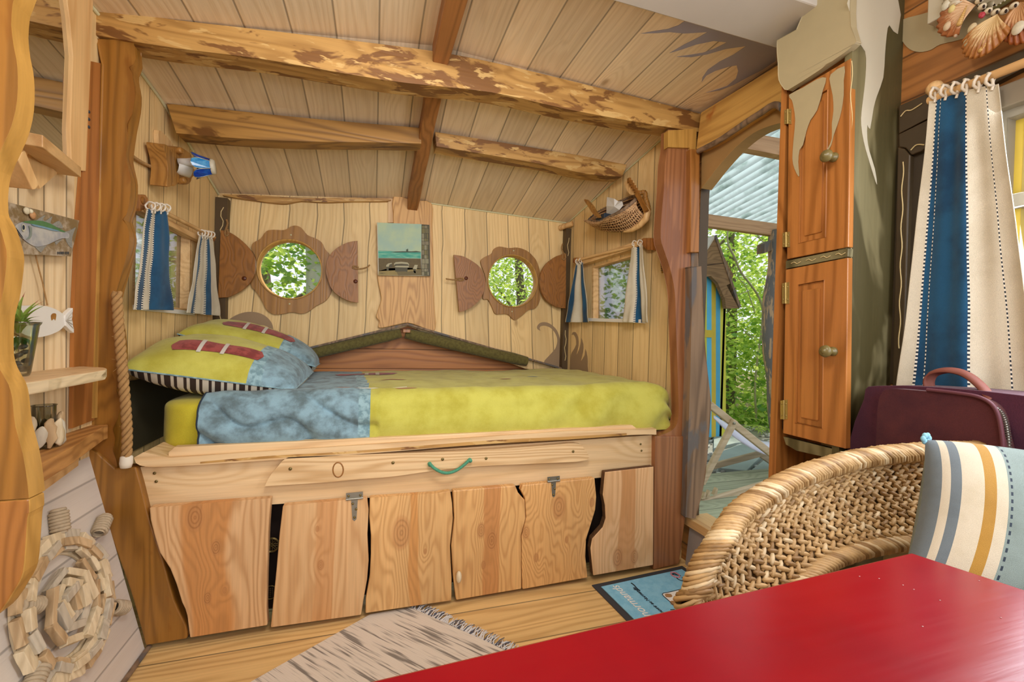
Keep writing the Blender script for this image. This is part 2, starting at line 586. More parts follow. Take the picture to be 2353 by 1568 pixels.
M['stitch_pale'] = plain('pale_stitch', 'E8E4D6', .9)
M['rope'] = plain('sisal_rope', 'A88250', .9, var=.3, sc=90)
M['cotton_rope'] = plain('white_cotton_cord', 'E2D8C4', .9)
M['white'] = plain('white_paint', 'E4E1D8', .6, var=.05)
M['steel'] = plain('galvanised_steel', '9C9A8E', .35, .8)
M['brass'] = plain('aged_brass', '8F7A48', .35, .8)
M['screw'] = plain('brass_screw_head', '7A6A3E', .4, .7)
M['red_table'] = None
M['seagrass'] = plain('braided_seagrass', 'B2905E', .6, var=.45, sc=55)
M['seagrass_dark'] = plain('braided_seagrass_dark', '8C6A3C', .6, var=.4, sc=55)  # darker seagrass tone for some strands, lining, seat and legs
M['glass'] = glassy('window_glass')
M['black'] = plain('black_rubber', '3A3A3E', .8)
M['mirror'] = NT('mirror_silver').fin(hx('D8D6CE'), .02, 1.)
M['pebble'] = plain('dark_pebble', '4A4C4A', .35, var=.3)
M['ground'] = plain('leafy_soil', '6E6444', .95, var=.4, sc=6, bump=.5)
M['leaf1'] = leafmat('beech_leaf', '5C9440', '92BE54')
M['leaf2'] = leafmat('bright_leaf', '9CC860', 'D2E68C', .55)
M['leaf3'] = leafmat('dark_leaf', '4A7E4C', '74A668', .4)
M['pale_tbark'] = plain('pale_tree_bark', 'A9B09C', .9, var=.25, sc=12, bump=.5)
M['tbark'] = plain('tree_bark', '6F6454', .95, var=.4, sc=15, bump=.6)
# ------------------------------------------------------------------ the room shell
XL, XD, YB, YF = -.845, 1.45, 2.8, 1.72
PR = ((1.265, 2.82, 0), (-1.1, -.125, 0))            # nook's right wall, a little splayed
NR = V(PR[1]).normalized()
YE = -1.3
def pw(x, tab):
    if x <= tab[0][0]:
        return tab[0][1]
    for (a, u), (b, w) in zip(tab, tab[1:]):
        if x <= b:
            return u+(w-u)*(x-a)/(b-a)
    return tab[-1][1]
EL = [(1.68, 2.03), (2.10, 1.975), (2.33, 1.925), (2.82, 1.795)]
ER = [(1.72, 2.125), (2.86, 1.84)]
RZ = [(1.72, 2.165), (2.82, 1.885)]
def zc(x, y):
    l, r, t = pw(y, EL), pw(y, ER), pw(y, RZ)
    return l+(t-l)*(x+.86)/1.06 if x < .2 else t+(r-t)*(x-.2)/1.25
ys = [YE, -.4, .4, 1.2, 1.7, 1.9, 2.1, 2.33, 2.6, 2.84]
mb = MB()
for xa, xb in ((-.90, .2), (.2, 1.5)):
    def fn(u, v, xa=xa, xb=xb):
        q = v*(len(ys)-1)
        i = min(int(q), len(ys)-2)
        y = ys[i]+(ys[i+1]-ys[i])*(q-i)
        x = xa+(xb-xa)*u
        return (x, y, zc(x, y))
    mb.grid(fn, 6, len(ys)-1, uvf=lambda u, v, f=fn: (f(u, v)[0]+.01, f(u, v)[1]), sm=False)
o = struct('ceiling', mb, M['ceil'])
q = o.modifiers.new('solid', 'SOLIDIFY')
q.thickness, q.offset = .04, -1
if mb.f and True:
    me = o.data
    if me.polygons[0].normal.z < 0:
        q.offset = -1
    else:
        q.offset = 1
mb = MB().plate([V((-.9, YE, 0)), V((1.5, YE, 0)), V((1.5, 2.85, 0)), V((-.9, 2.85, 0))], .05, (0, 0, 1), uvf=lambda p: (p.y+.06, p.x))
struct('floor', mb, M['floor'])

# back wall with two round holes and the gable notch above the bed
C4 = dict(off=(450, 380), sc=2.903)
C5 = dict(off=(1000, 350), sc=2.852)
C7 = dict(off=(300, 1000), sc=2.76)
C8 = dict(off=(900, 800), sc=2.0417)
C9 = dict(off=(1500, 150), sc=2.613)
C10 = dict(off=(1550, 700), sc=2.851)
C3 = dict(off=(0, 800), sc=2.042)
C1 = dict(off=(0, 0), sc=3.137)
C2 = dict(off=(0, 400), sc=3.137)
def circle(c, r, n, ax='Y', rz=None):
    rz = rz or r
    return [V((c[0]+r*math.cos(2*PI*k/n), c[1], c[2]+rz*math.sin(2*PI*k/n))) for k in range(n)]
W1, R1 = V((-.474, YB, 1.409)), .168
W2, R2 = V((.870, YB, 1.427)), .172
xr_back = 1.27
top = [V((x, YB, zc(x, YB)+.01)) for x in (-.88, -.3, .2, .7, 1.30)]
notch = [V((1.30, YB, .80)), V((.98, YB, .84)), V((.195, YB, 1.105)), V((-.50, YB, .865)), V((-.88, YB, .80))]
def uvback(p):
    k = 1-.075*(p.z-1.35)
    return ((p.x-.15)/k+.15+.055, p.z)
mb = MB()
outl = top+notch
mb.plate([V((p.x, p.y, p.z)) for p in outl], .05, (0, -1, 0), [circle(W1, R1, 40), circle(W2, R2, 40)], uvf=uvback)
wall_back = struct('wall_back', mb, M['wall'])

# left wall, window opening over the bed
LWO = [V((XL, 1.93, 1.135)), V((XL, 2.45, 1.135)), V((XL, 2.45, 1.50)), V((XL, 1.93, 1.50))]
mb = MB()
tp = [V((XL, y, pw(y, EL)+.02)) for y in (2.85, 2.33, 2.1, 1.68)]
mb.plate([V((XL, 1.6, 0)), V((XL, 2.85, 0))]+tp+[V((XL, 1.6, 2.05))], .06, (1, 0, 0), [LWO], uvf=lambda p: (p.y+.02, p.z))
struct('wall_left', mb, M['wall_side'])
mb = MB()
mb.plate([V((XL, YE, .60)), V((XL, 1.6, .60)), V((XL, 1.6, 2.05)), V((XL, YE, 2.05))], .06, (1, 0, 0), uvf=lambda p: (p.y+.012+(p.z-1.2)*.02, p.z))
struct('wall_left_front', mb, M['wall_pale'])
SLN = V((.65, 0, .155)).normalized()
PSL = ((-.69, 1, 0), tuple(SLN))
mb = MB()
pts = [V((-.69, YE, 0)), V((-.69, 1.69, 0)), V((-.848, 1.69, .66)), V((-.848, YE, .66))]
mb.plate(pts, .03, SLN, uvf=lambda p: (p.z*1.03, p.y))
struct('wall_left_lower', mb, M['white_boards'])
mb = MB().tube([V((-.686, y, .006)) for y in (YE, .5, 1.705)], .008, 6)
struct('baseboard_left', mb, M['grey_wood'])

# nook's right wall with window
RWO = TT([(1360, 612), (1478, 577), (1478, 740), (1360, 738)], plane=PR)
def onPR(y, z):
    return V((1.265+(2.82-y)*.125/1.1, y, z))
mb = MB()
mb.plate([onPR(2.86, 0), onPR(1.74, 0), onPR(1.74, 2.16), onPR(2.1, zc(1.33, 2.1)+.03), onPR(2.86, zc(1.3, 2.86)+.03)], .05, NR, [RWO],
         uvf=lambda p: (-p.y+.03, p.z))
struct('wall_right_nook', mb, M['wall_side'])

# door wall with arched opening and the big window
arch_px = [(290, 740), (330, 690), (400, 600), (500, 490), (600, 410), (700, 365), (790, 340)]
arch = smooth(TT(arch_px, X=XD, **C9), 4, False)
ap = arch[-1]
left_low = V((XD, 1.705, .205))
arch_r = [V((XD, 2*ap.y-p.y-.02, p.z)) for p in arch[::-1]]
arch_r = [V((XD, max(p.y, 1.16), p.z)) for p in arch_r]
door_open = [left_low, V((XD, 1.705, arch[0].z-.05))]+arch+[p for p in arch_r[1:]]+[V((XD, 1.16, .205))]
BWO = [V((XD, .10, .95)), V((XD, .672, .95)), V((XD, .672, 1.64)), V((XD, .10, 1.64))]
mb = MB()
mb.plate([V((XD, YE, .5)), V((XD, YE, 2.16)), V((XD, 1.76, 2.16)), V((XD, 1.76, 0)), V((XD, .8, 0)), V((XD, .8, .5))], .05, (-1, 0, 0), [door_open, BWO], ms=1,
         uvf=lambda p: (p.z+.05, p.y))
struct('wall_right', mb, [M['wall_warm'], M['brown_paint']])
mb = MB().plate([V((XD, YE, 0)), V((XD, YE, .5)), V((XD, .8, .5)), V((XD, .8, 0))], .05, (-1, 0, 0), uvf=lambda p: (p.z, p.y))
struct('wall_right_lower', mb, M['olive_paint'])
# grey step board under the threshold, and the threshold itself
mb = MB().plate([V((1.425, 1.70, 0)), V((1.445, 1.70, .19)), V((1.445, .9, .19)), V((1.425, .9, 0))], .02, (-1, 0, .1))
struct('trim_1', mb, plain('grey_step_paint', '9A8F88', .6))
mb = MB().box((1.425, .9, .185), (1.56, 1.72, .225))
struct('trim_2', mb, M['pine_y'], bevel=.003)
mb = MB().plate([V((XD-.004, .80, .28)), V((XD-.004, 1.155, .28)), V((XD-.004, 1.155, .82)), V((XD-.004, .80, .82))], .003, (-1, 0, 0))
struct('trim_18', mb, plain('beige_panel_paint', '9C8A5E', .5))
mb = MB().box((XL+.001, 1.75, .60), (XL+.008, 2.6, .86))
struct('trim_19', mb, plain('dark_olive_cavity_shade', '3E3820', .8))  # dark sheet paints the shade of the cavity beside the mattress
# pale sealant beads where walls meet the ceiling
def bead(name, pts, r=.0045):
    struct(name, MB().tube(pts, r, 6), M['caulk'])
bead('trim_3', [V((XL+.004, y, pw(y, EL)-.004)) for y in (1.45, 1.7, 1.9, 2.1, 2.2, 2.33, 2.5, 2.79)], .006)
bead('trim_4', [V((onPR(y, 0).x-.004, y, zc(onPR(y, 0).x, y)-.003)) for y in (1.76, 2.0, 2.3, 2.6, 2.79)])
bead('trim_5', [V((x, YB-.004, zc(x, YB)-.002)) for x in (.27, .6, .9, 1.26)])
bead('trim_6', [V((x, YB-.004, zc(x, YB)-.002)) for x in (.12, .17)])
# dark corner posts of the nook with a painted wavy line
def squiggle(name, pts, parent, w=.0025, mat='line_paint'):
    return obj(name, MB().tube(pts, w, 5), M[mat], parent)
mb = MB().box((-.842, 2.750, .7), (-.786, 2.798, 1.772))
t1 = struct('trim_7', mb, M['brown_paint'])
squiggle('painted_line', [V((-.810+.008*math.sin(k*1.7), 2.7495, 1.52+.025*k)) for k in range(9)], t1)
squiggle('painted_line', [V((-.805+.008*math.sin(k*1.9), 2.7495, .98+.025*k)) for k in range(7)], t1)
mb = MB().box((1.232, 2.750, .7), (1.275, 2.798, 1.81))
t2 = struct('trim_8', mb, M['brown_paint'])
squiggle('painted_line', [V((1.252+.006*math.sin(k*1.7), 2.7495, .90+.03*k)) for k in range(8)], t2)
squiggle('painted_line', [V((1.252+.006*math.sin(k*1.7), 2.7495, 1.62+.025*k)) for k in range(6)], t2)
mb = MB().tube([V((1.20, 2.78, 1.815)), V((1.262, 2.71, 1.835))], .018, 10)
struct('trim_9', mb, M['pine_y'])
# bark strip under the ceiling on the back wall's left half
pts = smooth(TT([(175, 195), (420, 200), (600, 212), (850, 218), (1050, 215), (1280, 222), (1275, 238), (1050, 240), (860, 246), (700, 238), (600, 255), (500, 248), (400, 235), (260, 215)],
                Y=YB-.03, **C4), 3)
struct('trim_10', MB().plate(pts, .03, (0, -1, 0)), M['bark_x'])

def wave_paint(name, pts, plane_n, parent, mat='taupe'):
    n = V(plane_n).normalized()
    return obj(name, MB().plate([p+n*.0012 for p in pts], .001, n), M[mat], parent)
wave_paint('painted_wave', smooth(TT([(175, 1085), (200, 1050), (250, 1010), (310, 985), (365, 978), (420, 985), (470, 1010), (505, 1050), (516, 1090), (512, 1118), (490, 1085), (450, 1068), (400, 1068), (370, 1090), (358, 1130), (300, 1115)], Y=YB, **C4), 3), (0, -1, 0), wall_back)
wave_paint('painted_wave', smooth(TT([(690, 1170), (670, 1160), (668, 1140), (690, 1118), (725, 1115), (760, 1130), (795, 1165), (815, 1215), (828, 1290), (838, 1418), (775, 1400), (712, 1380), (750, 1330), (785, 1290), (800, 1240), (790, 1195), (760, 1155), (720, 1138), (690, 1142), (684, 1158)], Y=YB, **C5), 3), (0, -1, 0), wall_back)
wr = bpy.data.objects['wall_right_nook']
wave_paint('painted_wave', smooth(TT([(885, 1430), (890, 1330), (905, 1300), (925, 1260), (920, 1215), (905, 1195), (897, 1200), (900, 1183), (920, 1180), (938, 1215), (940, 1270), (925, 1330), (945, 1290), (955, 1240), (957, 1215), (972, 1260), (970, 1310), (955, 1370), (980, 1330), (985, 1290), (998, 1340), (1000, 1400), (995, 1470), (900, 1440)], plane=PR, **C5), 2), NR, wr)

# ------------------------------------------------------------------ rafters and ridge
def beam_plate(name, topb, botb, y, t, mat, label, group=None, top_in=None, n=3):
    a = edge(TT(topb, Y=y), n)
    b = edge(TT(botb, Y=y), n)
    o = obj(name, MB().plate(a+b[::-1], t, (0, -1, 0)), mat, bevel=.006)
    tag(o, label, 'beam', group)
    return o
beam_plate('ceiling_beam', [(215, 15), (400, 45), (600, 68), (800, 92), (1000, 118), (1140, 145), (1280, 178), (1450, 220), (1612, 262)],
           [(218, 80), (400, 110), (600, 135), (800, 170), (930, 190), (1130, 212), (1300, 250), (1450, 278), (1606, 303)], 1.69, .09, M['bark_x'],
           'long bark-patched ceiling beam running across above the foot of the bed')
beam_plate('ceiling_beam', [(383, 238), (500, 250), (650, 266), (800, 280), (968, 294)], [(405, 306), (550, 318), (700, 325), (850, 327), (968, 330)], 2.13, .09, M['bark_dark'],
           'brown rafter over the bed between the wall lamp and the ridge beam')
beam_plate('ceiling_beam', [(1000, 303), (1150, 327), (1300, 352), (1442, 374)], [(1003, 336), (1100, 352), (1250, 378), (1350, 400), (1430, 406)], 2.13, .09, M['bark_x'],
           'bark-edged rafter over the bed between the ridge beam and the boat basket')
mb = MB()
P0 = [T(1020, 133, Y=1.69), T(1045, 135, Y=1.69)]
y0, y1 = 1.72, 2.77
def rg(y, s, dz):
    f = (y-y0)/(y1-y0)
    return V((.215-.012*f+s*.033, y, pw(y, RZ)+dz))
for (ya, yb) in ((1.76, 2.79), (YE, 1.70)):
    n = 8
    vs_, fs = [], []
    for i in range(n+1):
        y = ya+(yb-ya)*i/n
        w = 1+.06*math.sin(i*2.1)
        zz = -.075 if ya > 1 else -.07
        vs_ += [rg(y, -w, .01), rg(y, w, .01), rg(y, w*.95, zz), rg(y, -w*.95, zz)]
    for i in range(n):
        for k in range(4):
            fs.append([i*4+k, i*4+(k+1) % 4, i*4+4+(k+1) % 4, i*4+4+k])
    fs += [[3, 2, 1, 0], [n*4, n*4+1, n*4+2, n*4+3]]
    mb = MB().add(vs_, fs)
    o = obj('ridge_beam', mb, M['ridge'], bevel=.004)
    tag(o, 'reddish ridge beam running back to the painting wall above the bed' if ya > 1 else 'short stretch of ridge beam at the top edge, this side of the long bark-patched beam', 'beam')
# greyed white rafter at the top right with cream ceiling boards in front of it
mb = MB().box((.2, .98, 2.065), (1.30, 1.165, 2.125))
o = obj('painted_rafter', mb, M['beam_white'], bevel=.005)
tag(o, 'greyed white painted rafter at the ceiling above the cabinet', 'beam')
mb = MB()
for k, (ya, yb, z) in enumerate(((.90, .98, 2.085), (.80, .90, 2.105))):
    mb.box((.2, ya, z), (1.40, yb, 2.125))
o = obj('ceiling_batten', mb, M['cream_pale'], bevel=.004)
tag(o, 'cream painted stepped battens on the near side of the white rafter', 'moulding')
# mauve flames painted on the ceiling
cz = lambda x, y: pw(.9, ER)
n_ceil = V((.028, 0, -1)).normalized()
P_CEIL = ((1.45, 1.4, 2.125), (.04/1.25, 0, 1))
C6 = dict(off=(1300, 0), sc=2.941)
flame = [(830, 125), (760, 170), (690, 195), (590, 210), (510, 225), (620, 222), (700, 215), (800, 225), (960, 215), (880, 260), (800, 300), (740, 335), (700, 358), (780, 335), (880, 300), (1000, 275), (1090, 285),
         (1010, 325), (930, 355), (840, 370), (750, 382), (850, 385), (960, 365), (1080, 330), (1220, 310), (1130, 370), (1040, 415), (960, 470), (925, 520), (918, 555), (950, 510), (1010, 478), (1100, 450), (1155, 440),
         (1165, 480), (1150, 530), (1090, 580), (1000, 610), (950, 625), (1040, 610), (1130, 575), (1250, 510), (1330, 470), (1420, 410), (1425, 280), (1290, 255), (1140, 205), (980, 165)]
wave_paint('painted_flame', TT(flame, plane=P_CEIL, **C6), (-.032, 0, -1), bpy.data.objects['ceiling'], 'mauve')

# ------------------------------------------------------------------ posts beside the bed
post = thing('corner_post', 'amber wavy-edged corner post between the fish pictures and the bed', 'post', (-.78, 1.72, 0))
upl = TT([(222, 90), (235, 150), (231, 300), (226, 500), (216, 700), (205, 900), (200, 1000)], Y=1.70)
upr = TT([(304, 97), (308, 134), (300, 156), (301, 178), (306, 204), (304, 242), (295, 287), (288, 335), (286, 360), (292, 389), (297, 414), (296, 446), (291, 478), (285, 505), (292, 530), (294, 552), (289, 580), (279, 617), (268, 655), (259, 687), (256, 712), (262, 735), (267, 757), (270, 782), (273, 820), (271, 862), (270, 898), (272, 940), (262, 985), (262, 1035), (266, 1078)], Y=1.70)
pts = upl+[T(194, 1040, Y=1.70), T(230, 1000, Y=1.70)][:0]+[T(212, 1060, Y=1.70)]+edge(upr, 2)[::-1]
obj('upper_slab', MB().plate(pts, .05, (0, -1, 0)), M['amber'], post, bevel=.004)
ll = edge(TT([(196, 1030), (215, 1110), (250, 1220), (300, 1360), (334, 1484)], Y=1.69), 3)
lr = edge(TT([(312, 1074), (325, 1120), (345, 1200), (375, 1290), (400, 1380), (428, 1440), (430, 1468)], Y=1.69), 3)
obj('lower_slab', MB().plate([T(222, 1040, Y=1.69)]+[T(264, 1077, Y=1.69)]+lr+ll[::-1], .05, (0, -1, 0)), M['amber'], post, bevel=.004)
XSB = XL+.010
obj('side_board', MB().plate(TT([(205, 140), (244, 148), (240, 300), (232, 520), (224, 760), (217, 965), (166, 985), (171, 700), (180, 500), (190, 380), (198, 300)], X=XSB), .009, (1, 0, 0)), M['orange_w'], post, 'orange varnished side board')
obj('pale_edge', MB().plate(TT([(243, 150), (252, 150), (240, 520), (226, 960), (214, 962), (228, 520)], X=XSB+.004), .012, (1, 0, 0)), M['amber_light'], post, 'pale edge strip')
for py in (257, 274, 292):
    obj('screw', MB().lathe(T(204, py, X=XSB+.001), (1, 0, 0), [(.0, .003), (.004, .002), (.005, 0)], 8), M['black'], post)

post = thing('corner_post', 'red-brown wavy-edged corner post between the bed and the doorway', 'post', (1.36, 1.72, 0))
up = edge(TT([(92, 385), (88, 490), (80, 540), (72, 600), (65, 750), (52, 900), (47, 1040), (70, 1120), (100, 1210), (125, 1320), (135, 1420), (138, 1568)], Y=1.70, **C9)+TT([(1556, 830), (1558, 900), (1559, 950), (1555, 975), (1545, 988), (1530, 996), (1508, 1003)], Y=1.70), 3)
obj('upper_slab', MB().plate(up+[T(1590, 1003, Y=1.70), T(1586, 340, Y=1.70), T(1600, 300, Y=1.70), T(1536, 298, Y=1.70)], .05, (0, -1, 0)), M['redwood'], post, bevel=.005)
obj('lower_slab', MB().plate(TT([(1505, 1003), (1590, 1003), (1585, 1120), (1575, 1190), (1560, 1297), (1502, 1310)], Y=1.69), .05, (0, -1, 0)), M['redwood'], post, bevel=.004)
obj('capital', MB().plate(TT([(1535, 300), (1601, 296), (1599, 346), (1587, 346), (1585, 340), (1535, 338)], Y=1.688), .03, (0, -1, 0)), M['amber_light'], post, 'pale yellow top block')
o = obj('door_stop', MB().plate(TT([(1587, 342), (1608, 343), (1606, 580), (1587, 580)], Y=1.67), .04, (0, -1, 0)), M['orange'], post, 'orange upper stop strip', bevel=.003)
mb = MB().plate(TT([(1589, 582), (1604, 582), (1605, 614), (1589, 614)], Y=1.695), .02, (0, -1, 0))
obj('latch_recess', mb, M['grey_wood'], post)
jl = TT([(1588, 614), (1588, 700), (1585, 860), (1580, 1000), (1577, 1120), (1574, 1188)], Y=1.66)
jr = edge(TT([(1610, 614), (1614, 700), (1617, 770), (1625, 860), (1631, 910), (1632, 945), (1626, 1020), (1620, 1090), (1608, 1150), (1597, 1190)], Y=1.66), 2)
o = obj('door_edge_plank', MB().plate(jl+jr[::-1], .045, (0, -1, 0)), M['grey_wood'], bevel=.004)
tag(o, 'weathered warped door plank on edge against the red-brown post', 'plank')

# header over the doorway
nx = (-1, 0, 0)
hd = TT([(262, 500), (290, 285), (760, -5), (790, 150), (790, 262)], X=XD-.05, **C9)
hb = edge(TT([(790, 262), (740, 240), (660, 290), (580, 340), (500, 395), (400, 460), (285, 518)], X=XD-.05, **C9), 3)
head = thing('door_header', 'pine header board with wavy bark lower edge above the doorway', 'board', (XD-.05, 1.4, 1.85))
obj('board', MB().plate(hd[:4]+hb, .05, nx, uvf=lambda p: (p.z, p.y)), wood('header_pine', 'CDA055', '9A6B2E', 'V', 22, .5, .06, .1, patch=('B06A2C', 5, .58)), head)
obj('bark_edge', MB().tube([p+V((-.01, 0, 0)) for p in hb], .012, 8), M['grey_wood'], head, 'grey bark strip')
aro = TT([(292, 520), (400, 470), (500, 405), (580, 352), (660, 300), (740, 255), (792, 275)], X=XD-.02, **C9)
ari = TT([(290, 742), (330, 690), (400, 600), (500, 490), (600, 410), (700, 365), (792, 342)], X=XD-.02, **C9)
o = obj('door_arch', MB().plate(edge(aro, 3)+edge(ari, 3)[::-1], .06, nx), plain('arch_brown_paint', 'A5814F', .5), bevel=.004)
o['kind'] = 'structure'
# ------------------------------------------------------------------ porthole windows with half-round shutters
def porthole(name, px_outline, cc, c, r):
    root = bpy.data.objects.new(name, None)
    COL.objects.link(root)
    root.location = (c.x, YB, c.z-r)
    root['kind'] = 'structure'
    pts = smooth(TT(px_outline, Y=YB-.020, **cc), 3)
    obj('frame', MB().plate(pts, .019, (0, -1, 0), [circle((c.x, YB-.020, c.z), r*1.0, 48)]), M['porthole'], root, bevel=.002)
    mb = MB().lathe((c.x, YB-.026, c.z), (0, 1, 0), [(r*1.03, .0), (r*1.02, -.003), (r*.985, -.002), (r*.98, .075)], 48)
    obj('ring', mb, M['amber_light'], root)
    mb = MB().lathe((c.x, YB+.03, c.z), (0, 1, 0), [(.0001, 0), (r*.985, 0)], 40, sm=False)
    obj('pane', mb, M['glass'], root)
    for s in (-1, 1):
        obj('screw', MB().lathe((c.x, YB-.021, c.z+s*r*1.18), (0, -1, 0), [(0, .003), (.004, .002), (.005, 0)], 8), M['caulk'], root)
porthole('window_1', [(665, 402), (705, 418), (745, 465), (800, 488), (840, 515), (862, 560), (893, 600), (880, 680), (878, 760), (905, 830), (870, 900), (800, 940), (745, 980), (700, 990), (640, 980), (590, 990),
                      (520, 995), (470, 960), (440, 900), (400, 840), (368, 800), (380, 700), (400, 620), (372, 560), (380, 520), (430, 490), (470, 440), (520, 430), (590, 432), (630, 410)], C4, W1, R1)
porthole('window_2', [(420, 618), (480, 628), (540, 625), (600, 645), (640, 680), (668, 720), (690, 800), (685, 900), (690, 960), (660, 1020), (610, 1035), (570, 1070), (520, 1100), (480, 1065), (440, 1060),
                      (395, 1060), (370, 1010), (345, 965), (312, 960), (325, 880), (330, 820), (310, 760), (298, 715), (320, 690), (370, 665), (385, 635)], C5, W2, R2)

def shutter(straight, arc, cc, label, knob=None, loop=None, loopdir=None):
    yy = YB-.064
    pts = TT([straight[0]], Y=yy, **cc)+edge(TT(arc, Y=yy, **cc), 4)+TT([straight[1]], Y=yy, **cc)
    c = sum(pts, V((0, 0, 0)))/len(pts)
    t = thing('shutter', label, 'shutter', (c.x, yy, min(p.z for p in pts)), 'half-round shutters of the porthole windows')
    obj('panel', MB().plate(pts, .02, (0, -1, 0)), M['shutter'], t, bevel=.003)
    if knob:
        k = T(cc['off'][0]+knob[0]/cc['sc'], cc['off'][1]+knob[1]/cc['sc'], Y=yy)
        obj('knob', MB().lathe(k, (0, -1, 0), [(.0, .006), (.009, .005), (.012, .002), (.012, 0)], 16), plain('knot_brown', '5A2A12', .4), t)
    if loop:
        p = TT(loop, Y=yy-.004, **cc)
        path = edge(p, 5)
        mb = MB()
        rope_strands(mb, path, .005, 10, 2)
        obj('rope_loop', mb, M['rope'], t)
    return t
shutter([(165, 432), (148, 885)], [(190, 436), (250, 460), (330, 525), (385, 600), (398, 660), (385, 740), (345, 800), (280, 850), (215, 880)], C4,
        'half-round brown shutter open at the left corner post of the nook', (323, 755), [(205, 362), (212, 390), (203, 420), (195, 450), (205, 472), (216, 455), (210, 425)])
shutter([(1078, 505), (1083, 915)], [(1050, 507), (1000, 520), (930, 560), (885, 615), (868, 690), (880, 760), (910, 830), (960, 875), (1020, 905), (1060, 914)], C4,
        'half-round brown shutter open between the larger porthole and the painting', (1065, 775), [(1160, 665), (1140, 682), (1100, 692), (1060, 690), (1045, 680), (1062, 673), (1085, 682)])
shutter([(122, 672), (158, 1047)], [(150, 676), (190, 685), (260, 725), (305, 770), (328, 840), (320, 910), (290, 970), (240, 1015), (190, 1040)], C5,
        'half-round brown shutter open between the painting and the smaller porthole', (203, 826), [(70, 830), (100, 835), (140, 838), (175, 842), (188, 832), (170, 826), (140, 830)])
shutter([(858, 665), (855, 1024)], [(830, 670), (790, 685), (730, 730), (695, 790), (688, 860), (700, 920), (730, 970), (780, 1005), (820, 1020)], C5,
        'half-round brown shutter open against the right corner post of the nook', None, [(835, 600), (828, 630), (838, 660), (832, 690), (842, 705), (855, 690), (845, 660)])

# live-edge board behind the painting
pts = smooth(TT([(1318, 205), (1440, 232), (1572, 252), (1578, 400), (1583, 600), (1590, 900), (1597, 1098), (1500, 1078), (1415, 1052), (1320, 1070), (1222, 1086), (1223, 1040), (1203, 1010), (1215, 965), (1235, 900), (1230, 850), (1212, 745), (1225, 640), (1270, 500), (1318, 380)], Y=YB-.03, **C4), 3)
o = obj('wall_board', MB().plate(pts, .029, (0, -1, 0)), M['live'], bevel=.004)
tag(o, 'live-edge wooden board on the back wall behind the seaside painting', 'board')
mb = MB().plate(TT([(1282, 222), (1320, 222), (1320, 382), (1282, 382)], Y=YB-.012, **C4), .011, (0, -1, 0))
o = obj('wall_batten', mb, M['pine_z'])
tag(o, 'narrow pale batten beside the live-edge board above the painting', 'batten')

# seaside painting (canvas with painted areas)
CP = dict(off=(850, 500), sc=10.453)
yp = YB-.056
pt = thing('painting', 'square seaside painting with turquoise sea, stone wall and grey table', 'painting', (.2, yp, 1.33))
obj('canvas', MB().plate(TT([(165, 118), (1435, 175), (1452, 1410), (190, 1392)], Y=yp, **CP), .02, (0, -1, 0)), M['cream_pale'], pt, bevel=.002)
def paint(name, px, m, lay=1, n=0):
    p = TT(px, Y=yp-.0012*lay, **CP)
    if n:
        p = smooth(p, n)
    return obj(name, MB().plate(p, .0011, (0, -1, 0)), m, pt)
skym = NT('painted_sky')
_nz = skym.noise(skym.coord(), 9., 4.)
skym.fin(skym.mix(skym.ss(_nz, .35, .65), hx('9FBBA8'), hx('B4C69E')), .6)
seam_ = NT('painted_sea')
_c = skym = seam_
_s = seam_.sep(seam_.coord())
_nz = seam_.noise(seam_.comb(seam_.m('MULTIPLY', _s[0], 14.), 0.0, seam_.m('MULTIPLY', _s[2], 160.)), 1., 3.)
seam_.fin(seam_.mix(seam_.ss(_nz, .4, .75), hx('2A9A84'), hx('8CC9A6')), .55)
paint('painted_sky', [(185, 125), (1240, 160), (1232, 840), (200, 800)], bpy.data.materials['painted_sky'])
paint('painted_sea', [(200, 798), (1225, 838), (1225, 985), (205, 970)], bpy.data.materials['painted_sea'], 1)
p_dark, p_mid, p_lit, p_sand = plain('terrace_wall_paint', '5E4E22', .6, var=.35, sc=60), plain('grey_bench_shade', '4C472E', .6), plain('grey_bench_top', 'ACA684', .6), plain('sand_paint', '938046', .6, var=.2, sc=40)
paint('painted_terrace', [(205, 978), (1225, 990), (1235, 1240), (212, 1290)], p_dark)
paint('painted_ground', [(212, 1285), (450, 1220), (930, 1210), (1240, 1230), (1240, 1390), (200, 1385)], p_sand)
paint('painted_shadow', [(640, 1300), (900, 1310), (1240, 1240), (1245, 1392), (680, 1390)], plain('ground_shade_paint', '6E6036', .6), 2)
paint('painted_headland', [(480, 832), (640, 818), (780, 812), (870, 812), (872, 760), (890, 770), (905, 750), (918, 752), (920, 812), (1000, 815), (1110, 805), (1225, 825), (1225, 838), (900, 840), (600, 840)], plain('headland_paint', '3E4A34', .6), 2)
for a in ([(580, 1150), (580, 1105), (620, 1075), (760, 1065), (900, 1080), (940, 1115), (940, 1160), (910, 1125), (760, 1110), (610, 1120)], [(590, 1175), (640, 1160), (935, 1162), (935, 1205), (610, 1195)],
          [(385, 1180), (395, 1140), (440, 1105), (525, 1090), (530, 1110), (470, 1130), (450, 1185)], [(1030, 1235), (1075, 1138), (1150, 1140), (1125, 1245)]):
    paint('painted_bench_top', a, p_lit, 3)
for a in ([(590, 1160), (610, 1120), (910, 1125), (930, 1162)], [(605, 1198), (905, 1205), (900, 1310), (860, 1300), (610, 1300)], [(400, 1185), (450, 1185), (452, 1275), (402, 1272)], [(450, 1150), (480, 1118), (530, 1112), (545, 1180), (470, 1210)], [(1045, 1245), (1105, 1245), (1098, 1340), (1050, 1338)]):
    paint('painted_bench_side', a, p_mid, 2)
paint('painted_stones', [(1240, 165), (1430, 178), (1446, 1405), (1240, 1392)], plain('mortar_paint', '3C3824', .6), 3)
random.seed(3)
zz = 195
